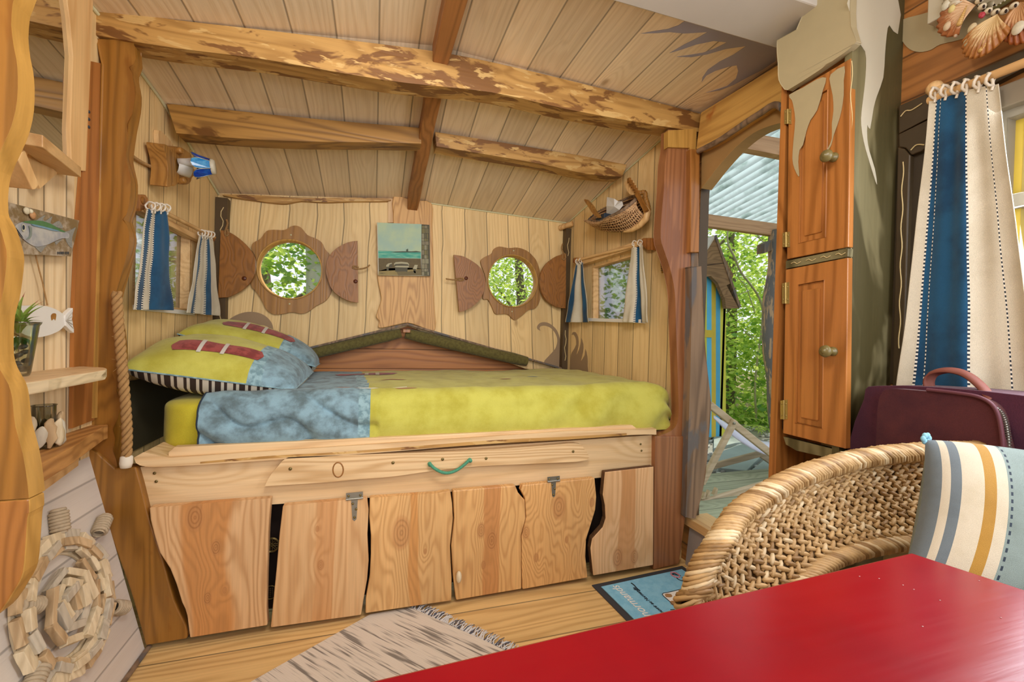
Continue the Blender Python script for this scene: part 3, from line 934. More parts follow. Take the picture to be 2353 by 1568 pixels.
while zz < 1370:
    hh = random.choice((70, 90, 120))
    xx = 1246
    for w in random.choice(((58, 66, 38), (80, 90), (64, 70, 40))):
        c0 = random.choice(('6B6540', '80775A', '5C5838', '8C8768', '746C3E'))
        m = bpy.data.materials.get('stone_paint_'+c0) or plain('stone_paint_'+c0, c0, .6)
        paint('painted_stone', [(xx+8, zz), (xx+w-6, zz+2), (xx+w-3, zz+hh-10), (xx+w-10, zz+hh-6), (xx+4, zz+hh-8), (xx+2, zz+10)], m, 4)
        xx += w
    zz += hh
mb = MB()
for k, x in enumerate((250, 268, 284, 300, 316, 350)):
    mb.plate(TT([(x, 1330), (x+10, 1328), (x+9, 1350), (x+1, 1352)], Y=yp-.003, **CP), .0008, (0, -1, 0))
obj('signature', mb, p_mid, pt)

# ------------------------------------------------------------------ side windows, rods and curtains
def window_box(name, opening, depth_dir, frame_mat, glass_off=.045, fw=.022):
    """timber lining, glazing bars and one pane in an opening"""
    root = bpy.data.objects.new(name, None)
    COL.objects.link(root)
    c = sum(opening, V((0, 0, 0)))/len(opening)
    root.location = (c.x, c.y, min(p.z for p in opening))
    root['kind'] = 'structure'
    d = V(depth_dir).normalized()
    inn = [p+(c-p).normalized()*fw*.9 for p in opening]
    n = -d
    obj('frame', MB().plate(opening, .045, n, [inn]), frame_mat, root, bevel=.002)
    out = [p+n*.012 for p in [q+(q-c).normalized()*.022 for q in opening]]
    return root, c, inn, d, n
r3, c, inn, d, n = window_box('window_3', LWO, (-1, 0, 0), M['pine_v'])
obj('pane', MB().plate([p+d*.038 for p in inn], .004, n), M['glass'], r3)
obj('lintel', MB().box((XL-.01, 1.90, 1.475), (XL+.03, 2.50, 1.50)), M['pine_y'], r3, bevel=.002)
obj('sill', MB().box((XL-.06, 1.93, 1.118), (XL+.012, 2.47, 1.137)), M['white'], r3, bevel=.002)
r4, c, inn, d, n = window_box('window_4', RWO, -NR, M['pine_v'])
obj('pane', MB().plate([p+d*.038 for p in inn], .004, n), M['glass'], r4)
a, b = TT([(1343, 603), (1480, 560)], plane=(V(PR[0])+NR*.02, PR[1]))
obj('lintel', MB().bar(a, b, .05, .035, (0, 0, 1)), M['pine_v'], r4, bevel=.002)
a, b = TT([(1352, 735), (1480, 739)], plane=(V(PR[0])+NR*.01, PR[1]))
obj('sill', MB().bar(a, b, .05, .02, (0, 0, 1)), M['white'], r4, bevel=.002)

STR = {}
def curtain(name, label, c00, c10, c11, c01, nrm, bands, folds, amp, cat='curtain', group='striped curtains', loops=4, nu=120, nv=90, sag=0., phase=0.):
    """c00 top start, c10 top end, c11 bottom end, c01 bottom start; bands = [(end fraction, kind)]"""
    c00, c10, c11, c01 = map(V, (c00, c10, c11, c01))
    nrm = V(nrm).normalized()
    mats = [M['cream_cloth'], M['blue_cloth'], M['stitch_dark'], M['stitch_pale']]
    def pos(u, v):
        p = c00.lerp(c10, u).lerp(c01.lerp(c11, u), v)
        a = amp*(.35+.75*v)
        w = math.sin(u*folds*2*PI+phase+.6*math.sin(v*3))*a + .35*a*math.sin(u*folds*4.7*PI+1.3)
        w += .006*mnoise.noise(V((u*5, v*4, folds)))
        return p+nrm*w+V((0, 0, -sag*math.sin(PI*u)*v))
    t = thing(name, label, cat, (c01+c11)/2, group)
    def mf(u, v):
        s = 0
        for e, k in bands:
            if u <= e:
                if k == 'c':
                    return 0
                if k == 'b':
                    return 1
                return 2+int(v*nv*1.0) % 2
            s = e
        return 0
    obj('cloth', MB().grid(pos, nu, nv, mf=mf), mats, t, solid=.0018)
    for k in range(loops):
        u = (k+.5)/loops
        p = pos(u, 0)
        ctr = c00.lerp(c10, u)+V((0, 0, .012))+nrm*.004
        dr = (c10-c00).normalized()
        e1, e2 = nrm, V((0, 0, 1))
        mb = MB()
        mb.tube([ctr+(e1*math.cos(q*PI/5)+e2*math.sin(q*PI/5))*.015+dr*.004*math.sin(q*2.) for q in range(10)], .0034, 6, True)
        mb.tube([p+nrm*.004+dr*.003*math.sin(q)+V((0, 0, .014-.009*q)) for q in range(4)], .0032, 5)
        obj('tie', mb, M['cotton_rope'], t)
    return t
GR = 'small striped curtains of the nook windows'
S = 's'
# left window
PLW = dict(X=XL+.052)
a, b, cc_, dd = TT([(336, 480), (384, 486), (394, 713), (300, 712)], **PLW)
curtain('curtain', 'blue and cream striped curtain hanging beside the amber corner post', a, b, cc_, dd, (1, 0, 0),
        [(.03, 'c'), (.05, S), (.17, 'b'), (.20, S), (.48, 'c'), (.51, S), (.93, 'b'), (.955, S), (1, 'c')], 1.4, .010, group=GR)
a, b, cc_, dd = TT([(457, 541), (487, 545), (501, 726), (425, 719)], **PLW)
curtain('curtain', 'mostly cream curtain hanging by the shutter at the left corner of the nook', a, b, cc_, dd, (1, 0, 0),
        [(.10, 'c'), (.17, 'b'), (.20, S), (.60, 'c'), (.64, S), (.76, 'b'), (1, 'c')], 1.2, .009, group=GR)
rod = thing('curtain_rod', 'pale wooden curtain rod over the window by the wall lamp', 'curtain rod', (XL+.045, 2.3, 1.51))
ra, rb = TT([(350, 474), (492, 546)], X=XL+.045)
obj('pole', MB().tube([ra, rb], .009, 10), M['pine_y'], rod)
bp = TT([(295, 448), (335, 448), (342, 458), (342, 478), (325, 486), (293, 486)], X=XL+.03)
obj('bracket', MB().plate(bp, .028, (1, 0, 0)), M['orange_w'], rod, 'orange wooden bracket', bevel=.003)
mb = MB().lathe(T(329, 461, X=XL+.031), (1, 0, 0), [(.0, .001), (.012, .002), (.014, 0)], 14)
obj('bracket_plug', mb, M['shutter'], rod)
mb = MB().lathe(rb+V((-.03, 0, 0)), (1, 0, 0), [(.0, .03), (.02, .03), (.02, 0)], 14)
obj('end_block', mb, M['orange_w'], rod)
# right nook window
POFF = (V(PR[0])+NR*.05, PR[1])
a, b, cc_, dd = TT([(1324, 606), (1340, 603), (1357, 741), (1301, 741)], plane=POFF)
curtain('curtain', 'blue and white curtain bunched beside the right corner post of the nook', a, b, cc_, dd, NR,
        [(.04, 'c'), (.26, 'b'), (.30, S), (.62, 'c'), (.66, S), (.96, 'b'), (1, 'c')], 1.2, .012, group=GR, loops=2)
a, b, cc_, dd = TT([(1453, 566), (1478, 563), (1496, 742), (1434, 741)], plane=POFF)
curtain('curtain', 'cream and blue curtain hanging beside the wooden bracket under the basket', a, b, cc_, dd, NR,
        [(.38, 'c'), (.42, S), (.68, 'b'), (1, 'c')], 1.3, .014, group=GR, loops=2)
rod = thing('curtain_rod', 'pale wooden curtain rod under the boat-shaped basket', 'curtain rod', onPR(2.2, 1.53))
PO2 = (V(PR[0])+NR*.05, PR[1])
ra, rb = TT([(1322, 599), (1468, 563)], plane=PO2)
obj('pole', MB().tube([ra, rb], .009, 10), M['pine_v'], rod)
bp = TT([(1474, 550), (1478, 547), (1498, 547), (1499, 575), (1486, 575), (1472, 562)], plane=(V(PR[0])+NR*.03, PR[1]))
obj('bracket', MB().plate(bp, .028, NR), M['orange_w'], rod, 'orange wooden bracket', bevel=.003)
mb = MB().lathe(ra-NR*.04, NR, [(.0, .05), (.017, .05), (.02, .03), (.02, 0)], 14)
obj('end_block', mb, M['orange_w'], rod)
# little notice pinned on the wall
tg = thing('notice', 'small brown paper notice with dark lines beside the red-brown post', 'notice', T(1527, 628, plane=PR))
PT = (V(PR[0])+NR*.002, PR[1])
obj('paper', MB().plate(TT([(1516, 588), (1526, 588), (1532, 608), (1537, 627), (1520, 628)], plane=PT), .0015, NR), plain('brown_paper', '9A7230', .8), tg)
mb = MB()
for k in range(8):
    y = 592+k*4.2
    mb.plate(TT([(1518, y), (1523+k*.5, y-.6), (1523+k*.5, y+.3), (1518, y+.9)], plane=(V(PR[0])+NR*.003, PR[1])), .0006, NR)
obj('writing', mb, M['stitch_dark'], tg)

# ------------------------------------------------------------------ wall lamp with blue glass petals
CL = dict(off=(340, 300), sc=10.456)
lp = thing('wall_lamp', 'driftwood wall lamp with blue stained-glass petal shade', 'lamp', T(430, 400, X=XL+.05))
mb = MB().plate(smooth(TT([(265, 0), (440, 130), (560, 280), (640, 420), (650, 560), (600, 760), (520, 900), (455, 1000), (440, 800), (400, 560), (300, 420), (265, 330)], X=XL+.018, **CL), 3), .017, (1, 0, 0))
obj('back_plate', mb, M['pine_w'], lp, bevel=.003)
mb = MB().plate(smooth(TT([(385, 335), (480, 370), (560, 500), (640, 720), (665, 900), (650, 1100), (600, 1260), (545, 1345), (460, 1345), (470, 1150), (480, 900), (440, 640), (395, 460)], X=XL+.07, **CL), 3), .055, (1, 0, 0))
obj('driftwood_arm', mb, M['drift_lamp'], lp, bevel=.006)
mb = MB().plate(smooth(TT([(560, 500), (680, 400), (800, 410), (930, 490), (1040, 590), (1060, 760), (1090, 900), (1165, 1010), (1060, 1130), (1030, 1220), (960, 1290), (850, 1305), (770, 1280), (720, 1250), (640, 1330), (600, 1300), (620, 1000), (600, 700)], X=XL+.055, **CL), 3), .035, (1, 0, 0))
obj('driftwood_body', mb, M['drift_lamp'], lp, bevel=.008)
for k, (px, py, r) in enumerate(((735, 490, .013), (820, 1200, .013))):
    p = T(CL['off'][0]+px/CL['sc'], CL['off'][1]+py/CL['sc'], X=XL+.06)
    obj('branch_stub', MB().lathe(p, (.9, -.4, .1), [(r, -.01), (r, .012), (r*.85, .016), (0, .016)], 16), M['drift_lamp'], lp)
p = T(340+770/CL['sc'], 300+890/CL['sc'], X=XL+.06)
pe = T(340+900/CL['sc'], 300+890/CL['sc'], X=XL+.06)
ax = V((.78, .6, -.03)).normalized()
mb = MB().lathe(p, ax, [(.026, -.012), (.030, .0), (.0305, .035), (.027, .036), (.026, .02), (.0, .018)], 28)
obj('lamp_holder', mb, M['white'], lp, 'white ring lamp holder')
p0 = T(1010/CL['sc']+340, 765/CL['sc']+300, X=XL+.10)
axs = (T(486, 383, X=XL+.19)-T(438, 380, X=XL+.12)).normalized()
mb = MB().lathe(p0-axs*.02, axs, [(.0, -.02), (.013, -.02), (.015, .01), (.019, .03), (.017, .05), (0, .06)], 18)
obj('bulb', mb, M['white'], lp)
sc0 = T(445, 381, X=XL+.13)
u, w = frame_of(axs)
gl_l, gl_d = NT('light_blue_stained_glass'), NT('deep_blue_stained_glass')
for nt, ca, cb in ((gl_l, '2F8ED0', '5AB4E4'), (gl_d, '0B3FB0', '1E66CC')):
    nz = nt.noise(nt.coord(), 40, 3)
    nt.fin(nt.mix(nt.ss(nz, .35, .65), hx(ca), hx(cb)), .2)
    nt.bsdf.inputs['Transmission Weight'].default_value = .25
Ls, ra_, rb_ = .062, .052, .030
for k in range(6):
    a0 = 2*PI*(k/6)
    def pp(s, h, a0=a0):
        r = ra_+(rb_-ra_)*h
        a = a0+s*(2*PI/12)*.96
        return sc0+axs*(Ls*h)+(u*math.cos(a)+w*math.sin(a))*r
    out = [pp(-1, 1), pp(1, 1), pp(1, .45), pp(.85, .2), pp(.5, .05), pp(0, 0), pp(-.5, .05), pp(-.85, .2), pp(-1, .45)]
    nn = (u*math.cos(a0)+w*math.sin(a0))
    obj('glass_petal', MB().plate(out, .003, nn), (gl_l if k % 2 == 0 else gl_d).mat, lp)
    obj('lead_edge', MB().tube(out, .0014, 5, True), M['steel'], lp)
obj('shade_collar', MB().lathe(sc0+axs*Ls, axs, [(rb_, -.002), (rb_+.001, .004), (rb_-.004, .012), (.001, .012)], 24), M['cream_pale'], lp)
cord = thing('lamp_rope', 'sisal rope cable sagging along the wall to the blue lamp', 'rope', T(300, 360, X=XL+.02))
mb = MB()
rope_strands(mb, edge(TT([(286, 338), (302, 357), (325, 373), (350, 384), (366, 386), (384, 380)], X=XL+.012), 6), .006, 34, 3)
obj('strands', mb, M['rope'], cord)

# ------------------------------------------------------------------ boat-shaped wicker basket on the right wall
CB = dict(off=(1330, 400), sc=6.532)
def bp_(px, py, o):
    return T(CB['off'][0]+px/CB['sc'], CB['off'][1]+py/CB['sc'], plane=(V(PR[0])+NR*o, PR[1]))
bk = thing('basket', 'boat-shaped wicker basket hung on the wall above the curtain rod', 'basket', bp_(560, 860, .08))
rim_f = edge([bp_(150, 700, .10), bp_(300, 720, .15), bp_(480, 640, .175), (bp_(640, 560, .17)), bp_(780, 450, .14), bp_(900, 350, .09)], 5)
rim_b = edge([bp_(150, 690, .06), bp_(280, 580, .02), bp_(430, 500, .012), bp_(640, 405, .012), bp_(780, 350, .02), bp_(900, 330, .05)], 5)
keel = edge([bp_(160, 720, .08), bp_(270, 820, .085), bp_(430, 865, .09), bp_(680, 865, .09), bp_(860, 800, .085), bp_(985, 640, .08)], 5)
NB = len(rim_f)
def hull(side, u, v):
    i = u*(NB-1)
    k = min(int(i), NB-2)
    q = i-k
    a = side[k].lerp(side[k+1], q)
    b = keel[k].lerp(keel[k+1], q)
    bul = NR*(.035*math.sin(PI*v)) if side is rim_f else V((0, 0, 0))
    return a.lerp(b, v)+bul
mb = MB()
for r in range(8):
    v0 = (r+.5)/8
    pth = [hull(rim_f, k/40, v0)+NR*.004*(1 if (k+r) % 2 else -1) for k in range(41)]
    mb.tube(pth, .0040, 5)
    mb.tube([hull(rim_b, k/20, v0) for k in range(21)], .004, 5)
for k in range(30):
    u0 = (k+.5)/30
    mb.tube([hull(rim_f, min(1, u0+.03*v/8), v/8)+NR*(-.001) for v in range(9)], .0032, 5)
obj('woven_hull', mb, wood('willow_weave', 'C9A274', '8E5E30', 'X', 40, .5, .05, .3, knots=0, rough=.6), bk)
mb = MB()
mb.grid(lambda u, v: hull(rim_f, u, v)-NR*.006, 24, 6)
mb.grid(lambda u, v: hull(rim_b, u, v)-NR*.004, 24, 6)
obj('lining', mb, plain('basket_inner_cloth', '4A2E18', .9), bk)
mb = MB().tube(rim_f, .010, 8)
rope_strands(mb, rim_b, .009, 16, 2)
obj('rim', mb, M['grey_wood'], bk)
obj('keel', MB().tube([bp_(680, 865, .092), bp_(800, 840, .095), bp_(920, 770, .09), bp_(1010, 670, .085), bp_(1030, 580, .08), bp_(990, 500, .08), bp_(930, 460, .08)], [.006, .012, .015, .017, .018, .015, .006], 10), M['pine_w'], bk)
obj('bow_stick', MB().plate(smooth([bp_(80, 400, .14), bp_(100, 380, .14), bp_(180, 460, .14), bp_(240, 560, .14), (bp_(320, 640, .14)), bp_(290, 660, .14), bp_(210, 600, .14), bp_(130, 480, .14)], 3), .02, NR), M['drift_lamp'], bk, bevel=.003)
mb = MB().bar(bp_(870, 290, .12), bp_(1020, 560, .10), .014, .02, NR)
obj('stern_post', mb, M['shutter'], bk)
obj('stern_board', MB().plate(smooth([bp_(690, 125, .1), bp_(740, 85, .1), bp_(790, 90, .1), bp_(880, 270, .1), bp_(840, 310, .1), bp_(760, 300, .1), bp_(700, 190, .1)], 3), .012, NR), M['pine_w'], bk)
for k in range(6):
    f = k/5
    q0 = bp_(755+125*f, 95+190*f, .108+.006*(k % 2))
    obj('stern_notch', MB().obox(q0, V((.006, 0, 0)), V((0, .009, 0)), V((0, 0, .011))), M['shutter'], bk)
mb = MB()
rope_strands(mb, edge([bp_(910, 290, .06), bp_(990, 280, .05), bp_(1000, 370, .05), bp_(1030, 450, .05), bp_(1050, 560, .05)], 5), .013, 9, 2)
obj('side_rope', mb, M['drift_lamp'], bk)
tb = thing('tissue_box', 'dark tissue box with a white tissue sitting inside the boat-shaped basket', 'tissue box', bp_(430, 640, .08))
obj('box', MB().obox(bp_(400, 690, .085), V((.018, .155, 0))*.42, NR*.04, V((0, 0, .018))), plain('dark_blue_card', '2C3A48', .6), tb, bevel=.003)
tpt = [bp_(415, 620, .09), bp_(415, 480, .11), bp_(425, 345, .09), bp_(530, 370, .11), bp_(590, 410, .09), bp_(650, 410, .11), bp_(668, 470, .10), bp_(610, 540, .11), bp_(480, 620, .09)]
ctr = bp_(535, 490, .12)
mb = MB()
for k in range(len(tpt)):
    mb.add([ctr, tpt[k], tpt[(k+1) % len(tpt)]], [[0, 1, 2]])
obj('tissue', mb, M['white'], tb, solid=.001)

# padded gable over the foot recess
for (name, lab, bt, rl) in (('padded_rail', 'olive padded rail sloping up from the pillows to the peak below the painting', [(600, 1262), (605, 1248), (1000, 1152), (1410, 1053), (1410, 1066)],
                             [(636, 1300), (900, 1225), (1100, 1175), (1368, 1118)]),
                            ('padded_rail', 'olive padded rail sloping down from the peak below the painting to the right corner', None, None)):
    if bt:
        A, B = TT([(640, 1288), (1368, 1120)], Y=YB-.03, **C4)
        bo = TT([(600, 1264), (605, 1250), (1410, 1053), (1410, 1066)], Y=YB-.05, **C4)
        rr = .034
    else:
        A, B = [T(930.5, 766, Y=YB-.03), T(1000+600/2.852, 350+1372/2.852, Y=YB-.03)]
        A = T(450+1400/2.903, 380+1122/2.903, Y=YB-.03)
        bo = [T(450+1410/2.903, 380+1053/2.903, Y=YB-.05), T(1000+835/2.852, 350+1413/2.852, Y=YB-.05), T(1000+835/2.852, 350+1424/2.852, Y=YB-.05), T(450+1410/2.903, 380+1066/2.903, Y=YB-.05)]
        rr = .038
    t = thing(name, lab, 'padded rail', (A+B)/2, 'olive padded rails')
    obj('roll', MB().tube([A+(B-A)*k/8 for k in range(9)], [rr*.85]+[rr]*7+[rr*.85], 14), M['olive'], t)
    obj('edge_board', MB().plate(bo, .08, (0, -1, 0)), M['grey_wood'], t, 'thin weathered edge board')
p = T(450+1405/2.903, 380+1106/2.903, Y=YB-.07)
o = obj('wooden_peg', MB().box(p-V((.022, .02, .010)), p+V((.022, .02, .010))), M['orange'], bevel=.002)
tag(o, 'little orange wooden peg under the peak of the padded rails', 'peg')
mb = MB().plate([V((-.7, 2.87, .6)), V((1.2, 2.87, .6)), V((1.2, 2.87, 1.2)), V((-.7, 2.87, 1.2))], .02, (0, -1, 0), uvf=lambda p: (p.z+.045, p.x))
o = obj('recess_panel', mb, wood('cedar_panel', 'B4763A', '7C4314', 'UV', 22, .5, .05, .1, .125, knots=.35, ks=5, rough=.5))
tag(o, 'orange-brown board panel at the back of the triangular recess', 'panel')
# ------------------------------------------------------------------ the bed
bed = thing('bed_base', 'built-in pine bed box with live-edge cupboard planks and rope-handled drawer front', 'bed', (.3, 1.75, 0))
obj('ledge_board', MB().plate(edge(TT([(308, 1052), (322, 1070), (390, 1072), (620, 1058), (850, 1042), (1100, 1022), (1300, 1010), (1450, 1000), (1508, 999)], Y=1.685), 3)+TT([(1508, 986), (1300, 992), (850, 1022), (390, 1052), (330, 1040)], Y=1.685),
    .14, (0, -1, 0)), M['pine_x'], bed, bevel=.004)
obj('ledge_bark', MB().plate(edge(TT([(460, 1062), (620, 1048), (800, 1038), (950, 1026), (1150, 1011), (1300, 1004), (1440, 996)], Y=1.6845), 3)+edge(TT([(1440, 1001), (1300, 1011), (1150, 1019), (950, 1033), (800, 1043), (620, 1054), (460, 1066)], Y=1.6845), 3), .002, (0, -1, 0)), M['bark_x'], bed, 'strip of bark left on the ledge')
obj('mattress_rail', MB().plate(TT([(386, 1051), (386, 1040), (400, 1028), (900, 1005), (1454, 978), (1462, 984), (1462, 992), (900, 1026)], Y=1.70), .03, (0, -1, 0)), M['pine_x'], bed, bevel=.003)
obj('apron', MB().plate(TT([(316, 1074), (850, 1044), (1506, 1000), (1508, 1086), (1380, 1098), (1000, 1134), (622, 1160), (343, 1180), (335, 1140)], Y=1.715), .035, (0, -1, 0)), wood('apron_pine', 'E2C292', 'C0945A', 'X', 9, .35, .08, .1, knots=.25, ks=5), bed)
drawer = obj('drawer_front', MB().plate(edge(TT([(608, 1118), (620, 1095), (640, 1070), (656, 1055), (690, 1050), (900, 1043), (1100, 1036), (1250, 1025), (1325, 1020), (1342, 1032), (1349, 1058), (1250, 1065), (1100, 1072), (1000, 1082), (900, 1096), (820, 1102), (760, 1108), (690, 1113)], Y=1.685), 3), .03, (0, -1, 0)),
             wood('drawer_pine', 'E0C090', 'B08248', 'X', 40, .55, .06, .1, knots=.35, ks=4, rough=.5), bed, 'live-edge drawer front', bevel=.004)
for px, py in ((667, 1078), (903, 1064), (1017, 1056), (1117, 1054), (1317, 1038)):
    obj('screw', MB().lathe(T(px, py, Y=1.684), (0, -1, 0), [(0, .0025), (.005, .002), (.006, 0)], 10), M['screw'], drawer)
for px, py in ((355, 1088), (359, 1107), (1472, 1021), (1474, 1036)):
    obj('screw', MB().lathe(T(px, py, Y=1.714), (0, -1, 0), [(0, .0025), (.004, .002), (.005, 0)], 10), M['screw'], bed)
kn = MB().tube([T(777+12*math.cos(a*PI/8), 1080+17*math.sin(a*PI/8), Y=1.684) for a in range(16)], .0022, 5, True)
obj('knot_ring', kn, M['shutter'], drawer)
mb = MB()
rope_strands(mb, edge(TT([(987, 1066), (1000, 1078), (1020, 1087), (1040, 1085), (1060, 1074), (1078, 1058)], Y=1.668), 5), .006, 17, 3)
mb.lathe(T(987, 1066, Y=1.685), (0, -1, 0), [(.008, 0), (.008, .016), (0, .018)], 8)
mb.lathe(T(1079, 1057, Y=1.685), (0, -1, 0), [(.008, 0), (.008, .016), (0, .018)], 8)
obj('rope_handle', mb, plain('green_rope', '4F9474', .8, var=.3, sc=120), drawer, 'green rope handle')
YC = 1.675
def clad_mat(k, p):
    xm, zm = (min(q.x for q in p)+max(q.x for q in p))/2, min(q.z for q in p)
    sp = []
    for (px, py, r) in KNOTS[k]:
        w_ = T(px, py, Y=YC)
        sp.append((w_.x-xm, w_.z-zm, r))
    return wood('cladding_wood_%d' % k, axis='Z', knots=0, rough=.45, spots=sp, **CLAD[k])
def clad(pts, cc, k, name, label=None, parent=None):
    p = []
    for q in pts:
        p += TT(q[1], Y=YC, **q[0])
    m_ = clad_mat(k, p)
    return obj(name, MB().plate(p, .03, (0, -1, 0), ms=1), [m_, m_ if k not in (5,) else M['bark']], parent or bed, label, bevel=.004)
def cc(c, l):
    return (c, l)
clad([cc(C7, [(118, 462), (890, 403), (885, 470), (876, 600), (872, 700), (865, 900), (862, 1100), (868, 1208), (375, 1287), (358, 1150), (345, 1105), (325, 1065), (290, 950), (250, 850), (185, 750), (165, 690), (150, 640), (125, 540)])], None, 0, 'cladding_plank', 'broad fixed plank with orange heartwood')
_p = TT([(965, 450), (1500, 402), (1510, 480), (1502, 640), (1510, 800), (1500, 920), (1475, 1060), (1463, 1142), (888, 1222), (900, 1100), (925, 850), (945, 620)], Y=YC, **C7)
D1 = obj('cupboard_door', MB().plate(_p, .03, (0, -1, 0)), clad_mat(1, _p), bed, 'flame-grained door plank', bevel=.004)
D2 = clad([cc(C7, [(1517, 400), (1932, 372)]), cc(C8, [(276, 672), (284, 730), (288, 800), (274, 930), (282, 1080), (281, 1186)]), cc(C7, [(1489, 1132), (1492, 1040), (1517, 900), (1524, 760), (1524, 640), (1514, 520)])], None, 2, 'cupboard_door', 'pale door plank with one large knot')
D3 = clad([cc(C8, [(287, 670), (580, 646), (594, 680), (625, 715), (629, 800), (607, 880), (609, 1000), (609, 1131), (302, 1183), (289, 1080), (280, 930), (294, 800)])], None, 3, 'cupboard_door', 'knotty door plank with a driftwood knob')
D4 = clad([cc(C8, [(614, 644), (953, 611), (961, 700), (956, 760), (938, 820), (913, 900), (910, 980), (920, 1078), (614, 1133), (610, 1000), (610, 885), (632, 795), (626, 706), (606, 668)])], None, 4, 'cupboard_door', 'swirl-grained door plank')
clad([cc(C8, [(1000, 582), (1230, 556), (1228, 1019), (945, 1068), (938, 1000), (932, 940), (940, 895), (990, 840), (1003, 800), (1000, 740), (990, 690)])], None, 5, 'cladding_plank', 'fixed end plank with bark edge')
obj('driftwood_knob', MB().ell(T(900+315/C8['sc'], 800+1075/C8['sc'], Y=YC-.014), V((.011, 0, .004)), V((0, .014, 0)), V((-.002, 0, .023)), 14, 8), M['drift'], D3)
def hinge(px, w_, parent, cc_):
    (x, y) = px
    s = cc_['sc']
    def q(a, b, o=.001):
        return T(cc_['off'][0]+(x+a*w_)/s, cc_['off'][1]+(y+b*w_)/s, Y=YC-o)
    pl = [q(-.5, -.32), q(.5, -.42), q(.5, -.05), q(-.5, .05)]
    st = [q(-.2, .05), q(.2, .0), q(.12, 1.2), q(0, 1.32), q(-.12, 1.22)]
    h = obj('hinge', MB().plate(pl, .0025, (0, -1, 0)).plate(st, .0025, (0, -1, 0)).tube([q(-.5, .05, .003), q(.5, -.05, .003)], .004, 8), M['steel'], parent)
    for a, b in ((-.35, -.15), (.35, -.2), (-.1, .3), (.1, .62), (0, 1.1)):
        obj('hinge_screw', MB().lathe(q(a, b, .0035), (0, -1, 0), [(0, .002), (.0035, .0015), (.0045, 0)], 8), M['screw'], h)
hinge((1420, 405), 108, D1, C7)
hinge((760, 625), 58, D4, C8)
obj('carcass', MB().box((-.66, 1.80, .02), (1.26, 1.815, .60)).box((-.75, 1.76, .585), (1.30, 2.78, .61)), M['void'], bed, 'dark inside of the cupboard')
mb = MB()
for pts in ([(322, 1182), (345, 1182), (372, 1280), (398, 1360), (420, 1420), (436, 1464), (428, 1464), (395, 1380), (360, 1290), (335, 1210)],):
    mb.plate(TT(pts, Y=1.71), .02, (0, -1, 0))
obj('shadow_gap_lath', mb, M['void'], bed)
mb = MB()
c0 = T(624, 1253, Y=1.765)
for r in (.026, .023):
    mb.tube([c0+V((r*math.cos(k*PI/12), 0, r*math.sin(k*PI/12))) for k in range(24)], .0022, 6, True)
for k in range(4):
    a = k*PI/4
    for s in (-.003, .003):
        d_ = V((math.cos(a), 0, math.sin(a)))*.024
        e_ = V((-math.sin(a), 0, math.cos(a)))*s
        mb.tube([c0-d_+e_, c0+d_+e_], .0014, 5)
o = obj('brass_grille', mb, M['brass'])
tag(o, 'small round spoked brass grille in the dark gap between the cupboard planks', 'grille')
mb = MB()
c1 = T(621, 1362, Y=1.765)
mb.tube([c1+V((.024*math.cos(k*PI/12), 0, .024*math.sin(k*PI/12))) for k in range(24)], .002, 6, True)
for i in range(-2, 3):
    for j in range(-2, 3):
        mb.ell(c1+V((i*.007, 0, j*.007)), V((.002, 0, 0)), V((0, .002, 0)), V((0, 0, .002)), 6, 4)
o = obj('brass_grille', mb, M['brass'])
tag(o, 'perforated round brass grille lower down in the dark cupboard gap', 'grille')

# mattress in its yellow sheet
def rbox(mb, lo, hi, r, nu=40, nv=28, m=0, pw_=4., noise_amp=0.):
    lo, hi = V(lo), V(hi)
    c, h = (lo+hi)/2, (hi-lo)/2
    def fn(u, v):
        a, b = 2*PI*u, PI*(v-.5)
        d = V((math.cos(a)*math.cos(b), math.sin(a)*math.cos(b), math.sin(b)))
        e = 2/pw_
        sg = lambda x: (1 if x >= 0 else -1)*abs(x)**e
        ca, sa, cb, sb = sg(math.cos(a)), sg(math.sin(a)), sg(math.cos(b)), sg(math.sin(b))
        p = V((c.x+h.x*ca*cb, c.y+h.y*sa*cb, c.z+h.z*sb))
        if noise_amp:
            p += d*noise_amp*mnoise.noise(p*9)
        return p
    mb.grid(fn, nu, nv, m)
    return mb
mat_ = thing('mattress', 'mattress in a plain yellow fitted sheet showing at the pillow end of the bed', 'mattress', (.3, 2.2, .615))
obj('fitted_sheet', rbox(MB(), (-.735, 1.762, .615), (1.255, 2.795, .808), .05, 96, 40, 0, 9., .006), M['yellow_sheet'], mat_)

